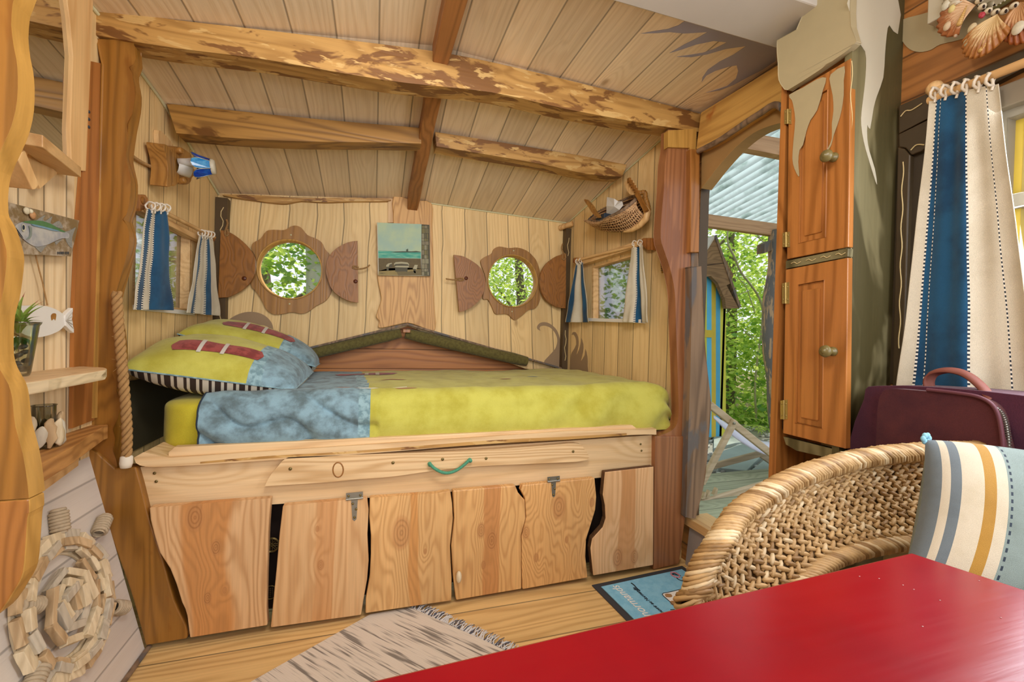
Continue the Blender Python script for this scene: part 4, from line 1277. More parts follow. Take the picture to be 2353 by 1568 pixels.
DX0, DX1 = -.566, 1.368
def duv(u, v):
    """u along the bed, v from the back of the top over the front edge to the bottom"""
    x = DX0+(DX1-DX0)*u
    s = max(0, (x-(DX1-.13))/.13)
    sl = min(s, .9999)
    rr = .13
    drop = .085*(1-math.sqrt(max(0, 1-sl*sl)))
    sag = .010*math.sin(x*2.2+.3)
    ztop = .840+.018*max(0, min(1, (x-.9)/.25))+sag*.6
    zbot = .650-.012*max(0, min(1, x/.6))
    rad = .075
    # perimeter
    L1, L2 = .92, .10
    zt = ztop-drop
    if v < .62:
        q = v/.62
        y = 2.72+(1.80-2.72)*q
        z = zt-.012*(1-math.sin(PI*q*.9+.1))
        n = V((0, 0, 1))
    elif v < .80:
        q = (v-.62)/.18*PI/2
        y = 1.80-rad*math.sin(q)
        z = zt-rad+rad*math.cos(q)
        n = V((0, -math.sin(q), math.cos(q)))
    else:
        q = (v-.80)/.20
        y = 1.80-rad-.014*math.sin(PI*q)+.004*q*q
        z = (zt-rad)+(zbot-(zt-rad))*q
        n = V((0, -1, 0))
    y += (.06*(1-math.sqrt(max(0, 1-sl*sl)))) if v >= .62 else .06*(1-math.sqrt(max(0, 1-sl*sl)))*v/.62
    p = V((x-.105*max(0, y-1.74)*u**3, y, z))
    # folds
    w = .009*mnoise.noise(V((x*3.2, y*3, z*3)))+.005*mnoise.noise(V((x*11, y*9, z*9)))
    if v > .6:
        f = min(1, (v-.6)/.2)
        if x < 0.02:
            cr_ = abs(math.sin((x*7+z*15)*1.5+2.6*mnoise.noise(V((x*5, z*6, 1)))))
            w += f*(.012-.030*(1-cr_)**2.0)+f*.006*mnoise.noise(V((x*14+z*9, z*14, 3)))
        elif x > .55:
            w += f*.009*math.sin((x*16-z*14)*1.5+2*mnoise.noise(V((x*3, z*3, 2))))*min(1, (x-.55)/.3)
    if s > 0:
        w += .016*s*math.sin(v*46+3*mnoise.noise(V((x*6, v*5, 0))))
    return p+n*w
dv = thing('duvet', 'lime yellow duvet with a printed denim waistband end spread over the bed', 'duvet', (.4, 1.9, .66))
def xb(v):
    return -.014-.06*max(0, (1-v/.62))
def dmf(u, v):
    x = DX0+(DX1-DX0)*u
    b = xb(v)
    return 1 if x < b-.042 else (2 if x < b else 0)
obj('cover', MB().grid(duv, 230, 70, mf=dmf), [M['lime'], M['denim'], M['denim_light']], dv)
obj('end_fold', MB().grid(lambda u, v: duv(1, .12+.88*v).lerp(V((1.31, 2.2, .66)), u*.92)+V((.02*math.sin(PI*u), 0, .01*math.sin(v*30)*(1-u))), 10, 50), M['lime'], dv)
obj('hem_piping', MB().tube([duv(0, v/40)+V((-.001, 0, 0)) for v in range(41)], .003, 6), M['stitch_dark'], dv)

def surf_patch(name, fn, cx, cy, hx_, hy_, ang, mat, parent, lift=.002, n=(14, 4), shape=None):
    """thin printed patch lying on a parametric surface fn(u, v)"""
    def g(a, b):
        s, t = (a-.5)*2, (b-.5)*2
        if shape:
            t *= shape(s)
        du, dv_ = s*hx_, t*hy_
        u = cx+du*math.cos(ang)-dv_*math.sin(ang)
        v = cy+du*math.sin(ang)+dv_*math.cos(ang)
        p = fn(u, v)
        e = .004
        nn = (fn(u+e, v)-fn(u-e, v)).cross(fn(u, v+e)-fn(u, v-e)).normalized()
        if nn.dot(CAMN) < 0:
            nn = -nn
        return p+nn*lift
    return obj(name, MB().grid(g, *n), mat, parent)
CAMN = V((0, -.5, 1))
def duv_uv(px, py, z=.84):
    p = T(px, py, Z=z)
    return (p.x-DX0)/(DX1-DX0), .62*(2.72-p.y)/(2.72-1.80)
ua, va = duv_uv(770, 861)
ub, vb = duv_uv(914, 860)
rnd_end = lambda s: max(.15, math.sqrt(max(0, 1-max(0, abs(s)-.93)**2/.0049))) if abs(s) > .93 else 1
surf_patch('belt_print', duv, (ua+ub)/2, (va+vb)/2, (ub-ua)/2, .040, 0, M['belt'], dv, shape=rnd_end)
for px in (843, 868):
    u_, v_ = duv_uv(px, 861)
    surf_patch('buckle_print', duv, u_, v_, .005, .046, 0, M['buckle'], dv, .003, (4, 8))
pr_ = plain('faded_print_ink', 'A9745E', .9)
for px, py, a, b in ((905, 877, .03, .006), (935, 895, .022, .006), (1230, 869, .016, .009), (1165, 874, .016, .006), (770, 889, .03, .012)):
    u_, v_ = duv_uv(px, py)
    surf_patch('small_print', duv, u_, v_, a, b, 0, pr_ if px != 1230 else M['denim'], dv, .002, (8, 4), shape=lambda s: math.sqrt(max(.02, 1-s*s)))
obj('seam_line', MB().tube([duv(.0+.36*k/30, .60+.004*math.sin(k))+V((0, 0, .002)) for k in range(8, 31)], .0016, 4), M['stitch_pale'], dv)

# pillows
def make_pillow(name, label, A, B, C, D, th, belt, nseed):
    A, B, C, D = map(V, (A, B, C, D))
    t = thing(name, label, 'pillow', (A+B+C+D)/4-V((0, 0, th*.5)), 'denim and yellow printed pillows')
    nrm = (B-A).cross(D-A).normalized()
    if nrm.z < 0:
        nrm = -nrm
    def base(u, v):
        p = A.lerp(B, u).lerp(D.lerp(C, u), v)
        pin = (4*u*(1-u))**.5*.0
        # pulled-in sides between pointed corners
        e = .035
        p += (D-A).normalized()*e*(1-2*v)*(4*u*(1-u))*(1 if True else 0)*(-.0)
        return p
    def prof(u, v):
        return (max(0, 16*u*(1-u)*v*(1-v)))**.42
    def top(u, v):
        w = .010*mnoise.noise(V((u*4+nseed, v*4, 0)))+.006*math.sin(u*9+v*14+nseed)*max(0, 1-u*1.6)
        k = prof(u, v)
        return base(u, v)+nrm*(th*.62*k+w*k)
    def bot(u, v):
        return base(u, v)-nrm*(th*.55*prof(u, v))
    def mf(u, v):
        b = .78-.02*v
        return 0 if u < b-.075 else (2 if u < b else 1)
    obj('cover', MB().grid(top, 70, 40, mf=mf), [M['lime'], M['denim'], M['denim_light']], t)
    obj('striped_underside', MB().grid(bot, 56, 24, mf=lambda u, v: int(u*42) % 2), [M['stripe_dark'], M['stripe_pale']], t, 'dark and cream striped underside')
    obj('seam', MB().tube([base(k/30, 0) for k in range(31)]+[base(1, k/16) for k in range(1, 17)], .003, 5), M['denim_light'], t)
    (cu, cv, hu, hv, an) = belt
    surf_patch('belt_print', top, cu, cv, hu, hv, an, M['belt'], t, .003, (24, 4), shape=rnd_end)
    for f in (-.38, .12):
        surf_patch('buckle_print', top, cu+hu*f*math.cos(an), cv+hu*f*math.sin(an), .012, hv*1.25, an, M['buckle'], t, .0045, (4, 8))
    return t
make_pillow('pillow', 'front pillow with red belt print lying on the striped side at the bed head', (-.815, 1.785, .915), (-.285, 1.80, .835), (-.275, 2.24, .865), (-.825, 2.22, .985), .19, (.47, .22, .27, .075, .04), 1.3)
make_pillow('pillow', 'rear pillow with red belt print against the back wall below the porthole', (-.82, 2.24, 1.03), (-.27, 2.25, .89), (-.30, 2.72, .87), (-.83, 2.72, 1.05), .19, (.50, .24, .28, .078, .04), 6.1)

# ------------------------------------------------------------------ rugs on the floor
rg0 = TT([(851, 1412), (944, 1396), (1152, 1490)], Z=.006)
rug = thing('rug', 'grey and cream striped rag rug with a white fringe on the floorboards', 'rug', (.1, 1.45, 0))
e1 = (rg0[2]-rg0[1]).normalized()
lft = T(575, 1568, Z=.006)
rug_out = [rg0[0], rg0[1], rg0[1]+e1*.62, rg0[1]+e1*.62+(lft-rg0[0]).normalized()*1.0, rg0[0]+(lft-rg0[0]).normalized()*.75]
rm = NT('striped_rag_weave')
_co = rm.sep(rm.coord())
dirv = e1
acr = rm.m('ADD', rm.m('MULTIPLY', _co[0], -dirv.y), rm.m('MULTIPLY', _co[1], dirv.x))
alg = rm.m('ADD', rm.m('MULTIPLY', _co[0], dirv.x), rm.m('MULTIPLY', _co[1], dirv.y))
_n1 = rm.noise(rm.comb(rm.m('MULTIPLY', acr, 150.), rm.m('MULTIPLY', alg, 5.), 0.), 1., 3., .6)
_n2 = rm.noise(rm.comb(rm.m('MULTIPLY', acr, 55.), rm.m('MULTIPLY', alg, 5.), 4.), 1., 2., .5)
_f = rm.ss(rm.m('MULTIPLY_ADD', _n2, .9, rm.m('MULTIPLY', _n1, .8)), .84, 1.02)
rm.bump(_n1, .5, .004)
rm.fin(rm.mix(_f, hx('DCD2C4'), hx('857D74')), .95)
obj('weave', MB().plate(smooth(rug_out, 1), .005, (0, 0, 1)), rm.mat, rug)
mb = MB()
random.seed(5)
fd = V((e1.y, -e1.x, 0))
if fd.x < 0:
    fd = -fd
for k in range(150):
    p = rg0[1]+e1*(.62*k/150)
    a = fd*random.uniform(.035, .05)+e1*random.uniform(-.018, .018)
    mb.tube([p, p+a*.5+V((0, 0, random.uniform(.0, .006)))+e1*random.uniform(-.006, .006), p+a], [.0022, .002, .0012], 5, m=0 if random.random() < .72 else 1)
obj('fringe', mb, [plain('white_fringe', 'D9D8D6', .95), plain('slate_fringe', '5A5E6A', .95)], rug)

dm = thing('doormat', 'light blue printed doormat with dark border by the step to the door', 'doormat', (1.15, 1.3, 0))
m0, m1, m2 = TT([(1360, 1345), (1557, 1303), (1440, 1420)], Z=.004)
ex = (m1-m0).normalized()
ey = V((-ex.y, ex.x, 0))
def mp(a, b, z=.0):
    return m0+ex*a-ey*b+V((0, 0, z))
obj('backing', MB().plate([mp(0, 0), mp(.49, 0), mp(.49, .78), mp(0, .78)], .004, (0, 0, 1)), M['black'], dm, 'dark rubber border')
obj('pile', MB().plate([mp(.028, .028, .004), mp(.462, .028, .004), mp(.462, .752, .004), mp(.028, .752, .004)], .0038, (0, 0, 1)), fabric('sky_blue_pile', '8CCAE6', '7EC0E0', 30), dm, 'sky blue printed pile', bevel=.001)
def text(body, size, a, b, mat, parent, up_px=True, name='lettering'):
    cu = bpy.data.curves.new(name, 'FONT')
    cu.body = body
    cu.size = size
    cu.extrude = .0006
    cu.shear = .25
    cu.materials.append(mat)
    o = bpy.data.objects.new(name, cu)
    COL.objects.link(o)
    bpy.context.view_layer.update()
    me_t = bpy.data.meshes.new_from_object(o.evaluated_get(bpy.context.evaluated_depsgraph_get()))
    bpy.data.objects.remove(o)
    o = bpy.data.objects.new(name, me_t)
    COL.objects.link(o)
    r, u_ = ey, -ex
    Rm = Matrix((r, u_, V((0, 0, 1)))).transposed().to_4x4()
    o.parent = parent
    o.matrix_local = Matrix.Translation(mp(a, b, .0052)-parent.location) @ Rm
    return o
text('normands', .054, .10, .262, plain('white_lettering', 'F2F2EE', .8), dm)
text("s'ouvrir au Normandie", .021, .160, .275, M['stitch_dark'], dm)
text('0 1', .026, .215, .285, M['stitch_dark'], dm)
text("C'A", .05, .415, .12, M['stitch_dark'], dm)
mb = MB()
mb.tube([mp(.165+.002*math.sin(k), .050+.010*k, .0052) for k in range(7)], .0025, 5)
obj('scribble', mb, M['stitch_dark'], dm)
cow = smooth(TT([(1522, 1366), (1540, 1361), (1575, 1353), (1620, 1350), (1625, 1420), (1575, 1415), (1552, 1396), (1538, 1382)], Z=.0088), 4)
obj('cow_print', MB().plate(cow, .0006, (0, 0, 1)), plain('white_print', 'ECEAE4', .9), dm)
for px, py, r in ((1536, 1369, .016), (1549, 1386, .018), (1563, 1371, .018), (1580, 1390, .02)):
    c_ = T(px, py, Z=.0092)
    obj('cow_spot', MB().plate([c_+V((r*math.cos(k*PI/6)*(1+.2*math.sin(k*2)), r*.8*math.sin(k*PI/6), 0)) for k in range(12)], .0004, (0, 0, 1)), plain('tan_print', 'A98052', .9), dm)
obj('print_outline', MB().tube(cow, .0016, 5, True), M['stitch_dark'], dm)
obj('pink_print', MB().tube([mp(.395+.016*math.cos(k*PI/8), .06+.022*math.sin(k*PI/8), .0055) for k in range(16)], .003, 5, True), plain('pink_print_ink', 'D88C98', .9), dm)

# ------------------------------------------------------------------ left wall
lep = thing('partition_board', 'tall wavy-edged amber board at the very left in front of the shelves', 'board', (-.62, 1.03, .3))
sil = TT([(265, 0), (250, 40), (235, 80), (222, 115), (214, 150), (205, 280), (220, 420), (240, 520), (250, 640), (245, 800), (220, 930), (190, 1020), (140, 1130), (80, 1270), (60, 1400), (60, 1500)], Y=1.045, **C1)
sil += TT([(22, 500), (38, 527), (51, 569), (56, 598), (51, 649), (45, 687), (35, 725), (32, 767), (32, 814), (41, 846), (59, 878), (66, 903), (69, 927), (74, 971), (90, 1030), (100, 1094), (103, 1128)], Y=1.045)
low = TT([(103, 1130), (104, 1160), (100, 1172), (93, 1270), (86, 1304), (69, 1334), (44, 1373), (20, 1395), (-20, 1425)], Y=1.045)
XB = XL+.0
s_ = edge(sil, 2)
s_ = [T(290, -60, Y=1.045)+V((-.02, 0, 0))]+s_
fwd = V((0, -.04, 0))
obj('upper_board', MB().plate([p+fwd for p in [V((XB, 1.045, 2.03)), V((s_[0].x, 1.045, 2.03))]+s_+[V((XB, 1.045, s_[-1].z))]], .04, (0, -1, 0), ms=1), [M['amber'], M['amber_light']], lep, bevel=.003)
l_ = edge(low, 2)
obj('lower_board', MB().plate([p+fwd for p in [V((XB, 1.045, l_[0].z-.002))]+l_+[V((XB, 1.045, l_[-1].z))]], .04, (0, -1, 0), ms=1), [M['orange'], M['amber_light']], lep, 'darker orange lower board', bevel=.003)

mirror = thing('mirror', 'tall wall mirror with a curved right edge behind the wavy board', 'mirror', (XL, 1.45, 1.5))
me_ = edge(TT([(147, -20), (156, 29), (162, 57), (166, 83), (168, 127), (165, 223), (163, 319), (158, 372)], X=XL+.006), 3)
mb = MB().plate([V((XL+.006, 1.05, 2.0))]+[V((XL+.006, me_[0].y, 2.0))]+me_+[V((XL+.006, 1.05, me_[-1].z))], .005, (1, 0, 0))
obj('mirror_glass', mb, M['mirror'], mirror)
o = obj('wall_plank', MB().plate(TT([(150, -30), (216, -30), (214, 30), (198, 394), (165, 390), (162, 300), (168, 130), (160, 40)], X=XL+.016), .015, (1, 0, 0)), M['pine_w'], bevel=.002)
tag(o, 'pale upright pine plank between the mirror and the amber corner post', 'plank')
br = thing('shelf_bracket', 'bare pine bracket of two sticks under the mirror', 'bracket', T(90, 400, X=XL+.06))
mb = MB().bar(T(62, 318, X=XL+.10), T(158, 392, X=XL+.03), .05, .028, (0, 0, 1))
obj('upper_stick', mb, M['pine_y'], br, bevel=.002)
mb = MB().plate(TT([(50, 350), (58, 346), (90, 425), (82, 436), (76, 436), (42, 368)], X=XL+.085), .06, (1, 0, 0))
obj('strut', mb, M['pine_w'], br, bevel=.002)
mb = MB().plate(TT([(70, 330), (132, 398), (92, 434), (62, 360)], X=XL+.03), .02, (1, 0, 0))
obj('gusset', mb, M['pine_w'], br)

# fish picture
CF = dict(off=(10, 450), sc=9.8)
xf = XL+.03
fp = thing('fish_painting', 'silvery fish painted on a brown slanted board beside the wavy board', 'painting', T(110, 585, X=xf))
fb_ = NT('fish_board_paint')
_n = fb_.noise(fb_.coord(), 24, 4, .65)
fb_.fin(fb_.mix(fb_.ss(_n, .42, .66), hx('7E6844'), hx('B3A48E')), .4)
obj('board', MB().plate(TT([(-60, 130), (95, 150), (700, 300), (1690, 560), (1650, 760), (1500, 1370), (900, 1340), (400, 1320), (0, 1310)], X=xf, **CF), .018, (1, 0, 0)), fb_.mat, fp, bevel=.002)
def fpaint(name, px, m, lay=1, n=3):
    p = TT(px, X=xf+.0012*lay, **CF)
    return obj(name, MB().plate(smooth(p, n) if n else p, .0011, (1, 0, 0)), m, fp)
sil_m = NT('fish_silver_paint')
_n = sil_m.noise(sil_m.coord(), 30, 3)
sil_m.fin(sil_m.mix(sil_m.ss(_n, .35, .65), hx('B9B8B0'), hx('9A9CA0')), .35)
fin_m = plain('fish_fin_paint', '8C8C84', .5, var=.4, sc=200)
fpaint('painted_fin', [(720, 560), (930, 435), (870, 520), (930, 570), (1080, 470), (1040, 600), (1090, 640), (1200, 575), (1260, 590), (1320, 740), (1100, 680), (850, 600)], fin_m, 1, 2)
fpaint('painted_tail', [(1360, 820), (1460, 790), (1600, 715), (1590, 760), (1540, 900), (1525, 1000), (1525, 1180), (1440, 1100), (1380, 960)], fin_m, 1, 2)
fpaint('painted_fin', [(690, 1150), (760, 1230), (830, 1280), (900, 1180), (960, 1120)], fin_m, 1, 1)
fpaint('painted_fin', [(1140, 1040), (1170, 1105), (1240, 1040), (1310, 970)], fin_m, 1, 1)
fpaint('painted_body', [(255, 710), (300, 640), (420, 590), (600, 560), (760, 560), (900, 580), (1060, 640), (1200, 720), (1380, 810), (1460, 870), (1440, 960), (1300, 960), (1150, 1020), (1000, 1090), (860, 1130), (720, 1145), (600, 1100), (450, 990), (330, 850)], sil_m.mat, 2)
fpaint('painted_back', [(420, 592), (600, 562), (760, 560), (900, 580), (1060, 640), (1200, 720), (1380, 812), (1300, 815), (1150, 760), (1000, 720), (850, 680), (650, 640)], plain('fish_green_back', '4C7A4A', .4, var=.3, sc=80), 3)
fpaint('painted_flank', [(620, 640), (850, 682), (1000, 722), (1150, 762), (1250, 800), (1100, 790), (920, 740), (700, 690)], plain('fish_blue_flank', '6E93A6', .4, var=.3, sc=80), 4)
fpaint('painted_gill', [(560, 680), (620, 720), (625, 820), (610, 920), (560, 975), (500, 985), (560, 930), (585, 830), (575, 740)], plain('fish_gill_shade', '7F8A80', .5), 4)
fpaint('painted_eye', [(405, 720), (410, 670), (440, 640), (470, 670), (478, 730), (462, 785), (435, 805), (412, 780)], plain('fish_eye_ring', 'C6C4A8', .4), 4)
fpaint('painted_pupil', [(420, 720), (425, 680), (440, 660), (460, 690), (462, 735), (448, 765), (428, 760)], M['stitch_dark'], 5)
fpaint('painted_mouth', [(265, 720), (320, 790), (380, 880), (430, 950), (400, 920), (330, 830), (275, 750)], M['stitch_dark'], 5, 1)
for px, py, r, c0 in ((500, 340, 55, 'CFC6A6'), (590, 350, 35, 'DCD4B4'), (640, 440, 60, 'B98A5A')):
    obj('shell', MB().ell(T(10+px/9.8, 450+py/9.8, X=xf+.004), V((.005, 0, 0)), V((0, r*.00016, 0)), V((0, 0, r*.00016)), 10, 6), plain('glued_shell_'+c0, c0, .6, var=.3, sc=200), fp)
mb = MB()
for k, x in enumerate((1205, 1240, 1272, 1302, 1330, 1375, 1410, 1445)):
    mb.plate(TT([(x, 1262), (x+9, 1260), (x+9, 1320), (x+1, 1322)], X=xf+.002, **CF), .0008, (1, 0, 0))
    if k in (0, 2, 4, 6):
        mb.plate(TT([(x+8, 1285), (x+26, 1290), (x+26, 1298), (x+8, 1293)], X=xf+.002, **CF), .0008, (1, 0, 0))
obj('signature', mb, M['stitch_dark'], fp)

# white wooden fish on a string
C6B = dict(off=(20, 660), sc=6.533)
xw = XL+.022
wf = thing('wooden_fish', 'white painted wooden fish hanging by a string on the plank wall', 'ornament', T(110, 775, X=xw))
obj('body', MB().plate(smooth(TT([(60, 330), (130, 285), (300, 280), (500, 278), (620, 300), (730, 345), (830, 415), (860, 480), (850, 560), (780, 640), (680, 695), (560, 735), (430, 755), (250, 720), (80, 600), (20, 460)], X=xw, **C6B), 3), .014, (1, 0, 0)), M['white'], wf, bevel=.003)
tl = [(845, 470), (850, 425), (900, 370), (968, 310), (970, 350), (962, 400), (965, 440), (955, 490), (968, 530), (972, 580), (985, 630), (985, 695), (930, 650), (860, 580)]
obj('tail', MB().plate(TT(tl, X=xw+.003, **C6B), .012, (1, 0, 0)), M['white'], wf, bevel=.002)
mb = MB()
for a in ((955, 380), (955, 440), (955, 500), (960, 560), (972, 620)):
    mb.tube(TT([(862, 500), a], X=xw+.004, **C6B), .0012, 4)
obj('tail_groove', mb, M['beam_white'], wf)
obj('worn_spot', MB().plate(smooth(TT([(640, 430), (670, 395), (710, 400), (715, 440), (700, 500), (685, 470), (650, 500)], X=xw+.0014, **C6B), 2), .001, (1, 0, 0)), M['drift_lamp'], wf)
obj('string', MB().tube(TT([(82, 586), (90, 620), (98, 650), (109, 702)], X=xw-.004), .0016, 5), M['rope'], wf)

# shelves
sh = thing('shelf', 'pale live-edge shelf carrying the glass vase', 'shelf', (-.75, 1.45, .88))
tops = [V((XL, 1.08, .935)), V((XL, 1.615, .935)), V((-.822, 1.62, .935)), V((-.754, 1.579, .935)), V((-.742, 1.56, .935)), V((-.717, 1.502, .935)), V((-.712, 1.445, .935)), V((-.708, 1.381, .935)), V((-.705, 1.30, .935)), V((-.696, 1.241, .935)), V((-.70, 1.08, .935))]
obj('board', MB().plate(tops, .028, (0, 0, 1), ms=1), [wood('pale_shelf_wood', 'DDBE92', 'B98F5C', 'Y', 24, .4, .06, .1, knots=.2), wood('pale_bark_edge', 'DCC8A2', 'A99672', 'Y', 30, .4, .1, .3, knots=0, patch=('8E7A58', 14, .58))], sh, bevel=.004)
sh2 = thing('shelf', 'brown triangular corner shelf carrying the driftwood candle holder', 'shelf', (-.77, 1.5, .68))
t2_ = [V((XL, 1.08, .745)), V((XL, 1.695, .745)), V((-.80, 1.695, .745))]+TT([(254, 968)], Z=.745)[:0]+[V((-.80, 1.67, .745)), V((-.735, 1.40, .745)), V((-.70, 1.20, .745)), V((-.68, 1.08, .745))]
obj('board', MB().plate(t2_, .045, (0, 0, 1)), wood('brown_shelf_wood', 'C08A4C', '824E1C', 'Y', 34, .6, .05, .1, knots=.2), sh2, bevel=.003)
t3_ = [V((XL, 1.08, .699)), V((XL, 1.58, .699)), V((-.815, 1.58, .699)), V((-.765, 1.35, .699)), V((-.72, 1.08, .699))]
obj('bearer', MB().plate(t3_, .05, (0, 0, 1)), M['pine_y'], sh2, 'pale bearer under the shelf')
# vase with plant and pebbles
vc = V((-.793, 1.314, .936))
vase = thing('vase', 'tapered glass vase on the pale live-edge shelf', 'vase', vc)
vg = glassy('vase_glass', 'F4F8F2', .3, .02)
obj('glass', MB().lathe(vc, (0, 0, 1), [(.0, .001), (.019, .001), (.021, .008), (.030, .085), (.034, .118), (.037, .123), (.038, .127), (.035, .127), (.032, .117), (.028, .085), (.0195, .010), (.0, .008)], 40), vg, vase)
pl = thing('succulent', 'green succulent with red leaf tips growing out of the glass vase', 'plant', vc+V((0, 0, .09)))
C6_ = C6B
def blade(base_, tip, w, bend, m):
    base_, tip = V(base_), V(tip)
    d_ = tip-base_
    sd = d_.cross(V((0, 0, 1)))
    sd = (sd if sd.length > 1e-4 else V((1, 0, 0))).normalized()
    up_ = sd.cross(d_).normalized()
    def fn(u, v):
        q = v
        ww = w*(math.sin(PI*min(1, q*.9+.12))**.8)*(1-q*.55)*(1-q**6)
        return base_+d_*q+up_*(bend*math.sin(PI*q))+sd*(u-.5)*2*ww+up_*(abs(u-.5)*ww*.9)
    return MB().grid(fn, 4, 12, mf=lambda u, v: 1 if v > .8 else 0)
lm = [plain('succulent_green', '7E9A3C', .4, var=.25, sc=30), plain('succulent_red_tip', '8E3A2C', .4)]
root_ = vc+V((0, 0, .10))
def Lp(px, py, off=0):
    return T(20+px/6.533, 660+py/6.533, X=vc.x+off)
for (px, py, off, w, bd) in ((255, 55, 0, .007, .01), (485, 170, .01, .007, .01), (555, 195, .02, .007, .012), (640, 238, .03, .007, .012), (395, 360, .03, .007, .012), (500, 435, .05, .006, .012), (545, 522, .055, .006, .015), (380, 590, .04, .009, .01),
                             (100, 200, 0, .008, .01), (20, 330, .01, .008, .01), (60, 430, .03, .009, .012), (330, 300, -.03, .007, .01)):
    obj('leaf', blade(root_, Lp(px, py, off), w, bd, None), lm, pl)
for k in range(4):
    a = k*1.7
    obj('lower_leaf', blade(root_+V((0, 0, -.01)), root_+V((.018*math.cos(a), .018*math.sin(a), -.045)), .009, .01, None), [plain('dark_succulent_green', '2F6A2A', .35), lm[0]], pl)
random.seed(11)
pb = 0
for k in range(9):
    h = .016+.0065*k
    a = k*2.3
    r = (.007 if k < 3 else .012)
    p = vc+V((r*math.cos(a), r*math.sin(a), h))
    o = obj('pebble', MB().ell(p, V((.009, 0, .002)), V((0, .008, 0)), V((0, .001, .006)), 12, 7), M['pebble'])
    tag(o, 'smooth dark pebble inside the glass vase', 'pebble', 'pebbles inside the glass vase')
# candle holder with driftwood
ccn = V((-.793, 1.40, .746))
ch = thing('candle_holder', 'glass tealight holder ringed with driftwood pieces on the triangular shelf', 'candle holder', ccn)
obj('glass', MB().lathe(ccn, (0, 0, 1), [(0, .002), (.022, .002), (.022, .105), (.024, .108), (.022, .108), (.020, .104), (.020, .01), (0, .01)], 30), glassy('grey_glass', 'DDE0DA', .2, .05), ch)
random.seed(2)
for k in range(9):
    a = -1.9+k*.62
    h = random.uniform(.055, .085)
    r = .031
    p = ccn+V((r*math.cos(a), r*math.sin(a), .002+h/2))
    mb = MB().ell(p, V((-math.sin(a), math.cos(a), 0))*.0125, V((math.cos(a), math.sin(a), 0))*.008, V((random.uniform(-.006, .006), random.uniform(-.006, .006), h/2)), 10, 8)
    for i, q in enumerate(mb.v):
        mb.v[i] = q+V((1, 1, .3))*.006*mnoise.noise(q*55)
    obj('driftwood_piece', mb, (M['drift'], M['drift_grey'], M['drift_tan'])[k % 3], ch)

# hanging rope at the bed head
hr = thing('hanging_rope', 'thick sisal rope with a white bound end hanging from the corner post by the bed', 'rope', T(290, 1075, Y=1.665))
rp = edge(TT([(268, 672), (272, 740), (277, 800), (283, 870), (289, 940), (292, 1000), (291, 1052)], Y=1.665), 8)
mb = MB()
rope_strands(mb, rp, .0135, 8, 3, per=14, n=7)
obj('strands', mb, M['rope'], hr)
mb = MB()
random.seed(4)
for k in range(70):
    q = random.choice(rp)
    d_ = V((random.uniform(-1, 1), random.uniform(-.6, .2), random.uniform(-.8, .6)))*random.uniform(.012, .026)
    mb.tube([q, q+d_*.6+V((0, 0, .003)), q+d_], .0005, 3)
obj('loose_fibre', mb, M['rope'], hr)
obj('bound_end', MB().lathe(T(291, 1050, Y=1.665), V((-.05, 0, -1)), [(.012, -.004), (.016, 0), (.017, .02), (.014, .034), (0, .036)], 16), M['cotton_rope'], hr)

# driftwood spiral wreath on the slanted white boards
wre = thing('driftwood_wreath', 'round spiral wreath of driftwood pieces on the white boards at the left', 'wreath', T(135, 1600, plane=PSL))
wc = T(138, 1392, plane=PSL)
e_y = V((0, 1, 0))
e_u = SLN.cross(e_y).normalized()
if e_u.z < 0:
    e_u = -e_u
RW = abs((T(246, 1390, plane=PSL)-wc).dot(e_y))
RV = abs((T(150, 1212, plane=PSL)-wc).dot(e_u))
def piece(rad, a, L, w, dep, off):
    c = wc+(e_y*math.cos(a)*RW+e_u*math.sin(a)*RV)*rad+SLN*off
    tg_ = (-e_y*math.sin(a)*RW+e_u*math.cos(a)*RV).normalized()
    tg_ = (tg_+V((random.uniform(-.10, .10), random.uniform(-.10, .10), random.uniform(-.10, .10)))).normalized().normalized()
    rd = SLN.cross(tg_).normalized()
    mb = MB()
    L *= random.uniform(.82, .98)
    vs_, fs = [], []
    tilt_ = random.uniform(-.25, .25)
    x_ = rd*math.cos(tilt_)+SLN*math.sin(tilt_)
    y_ = SLN*math.cos(tilt_)-rd*math.sin(tilt_)
    for i in range(4):
        sI = -1+i*2/3
        k_ = random.uniform(.86, 1.0)
        for (p_, q_) in ((-1, -1), (1, -1), (1, 1), (-1, 1)):
            vs_.append(c+tg_*(sI*L/2+random.uniform(-.002, .002))+x_*p_*w*.5*k_+y_*q_*dep*.5*k_)
    for i in range(3):
        for k in range(4):
            fs.append([i*4+k, i*4+(k+1) % 4, i*4+4+(k+1) % 4, i*4+4+k])
    fs += [[3, 2, 1, 0], [12, 13, 14, 15]]
    mb.add(vs_, fs)
    obj('driftwood_piece', mb, random.choice((M['drift'], M['drift'], M['drift_tan'], M['drift_grey'])), wre, bevel=.0015)
random.seed(21)
circ = 2*PI*(RW+RV)/2
for (rad_, n_, w_, dep_, off_, ph_) in ((.98, 17, .030, .020, .018, 0.), (.87, 16, .020, .018, .028, .12), (.79, 15, .015, .016, .020, .3)):
    for k in range(n_):
        piece(rad_+random.uniform(-.012, .012), 2*PI*k/n_+ph_+random.uniform(-.03, .03), circ*rad_/n_*1.02, w_+random.uniform(-.005, .006), dep_, off_)
a = .4
r_ = .60
for k in range(19):
    piece(r_, a, .085*(.55+.5*r_/.6)+random.uniform(-.01, .012), .019+random.uniform(-.004, .006), .018, .020+.005*(k % 3))
    a -= .080/(max(.16, r_)*(RW+RV)/2)*.9*(.55+.5*r_/.6)
    r_ = max(.13, r_-.026)
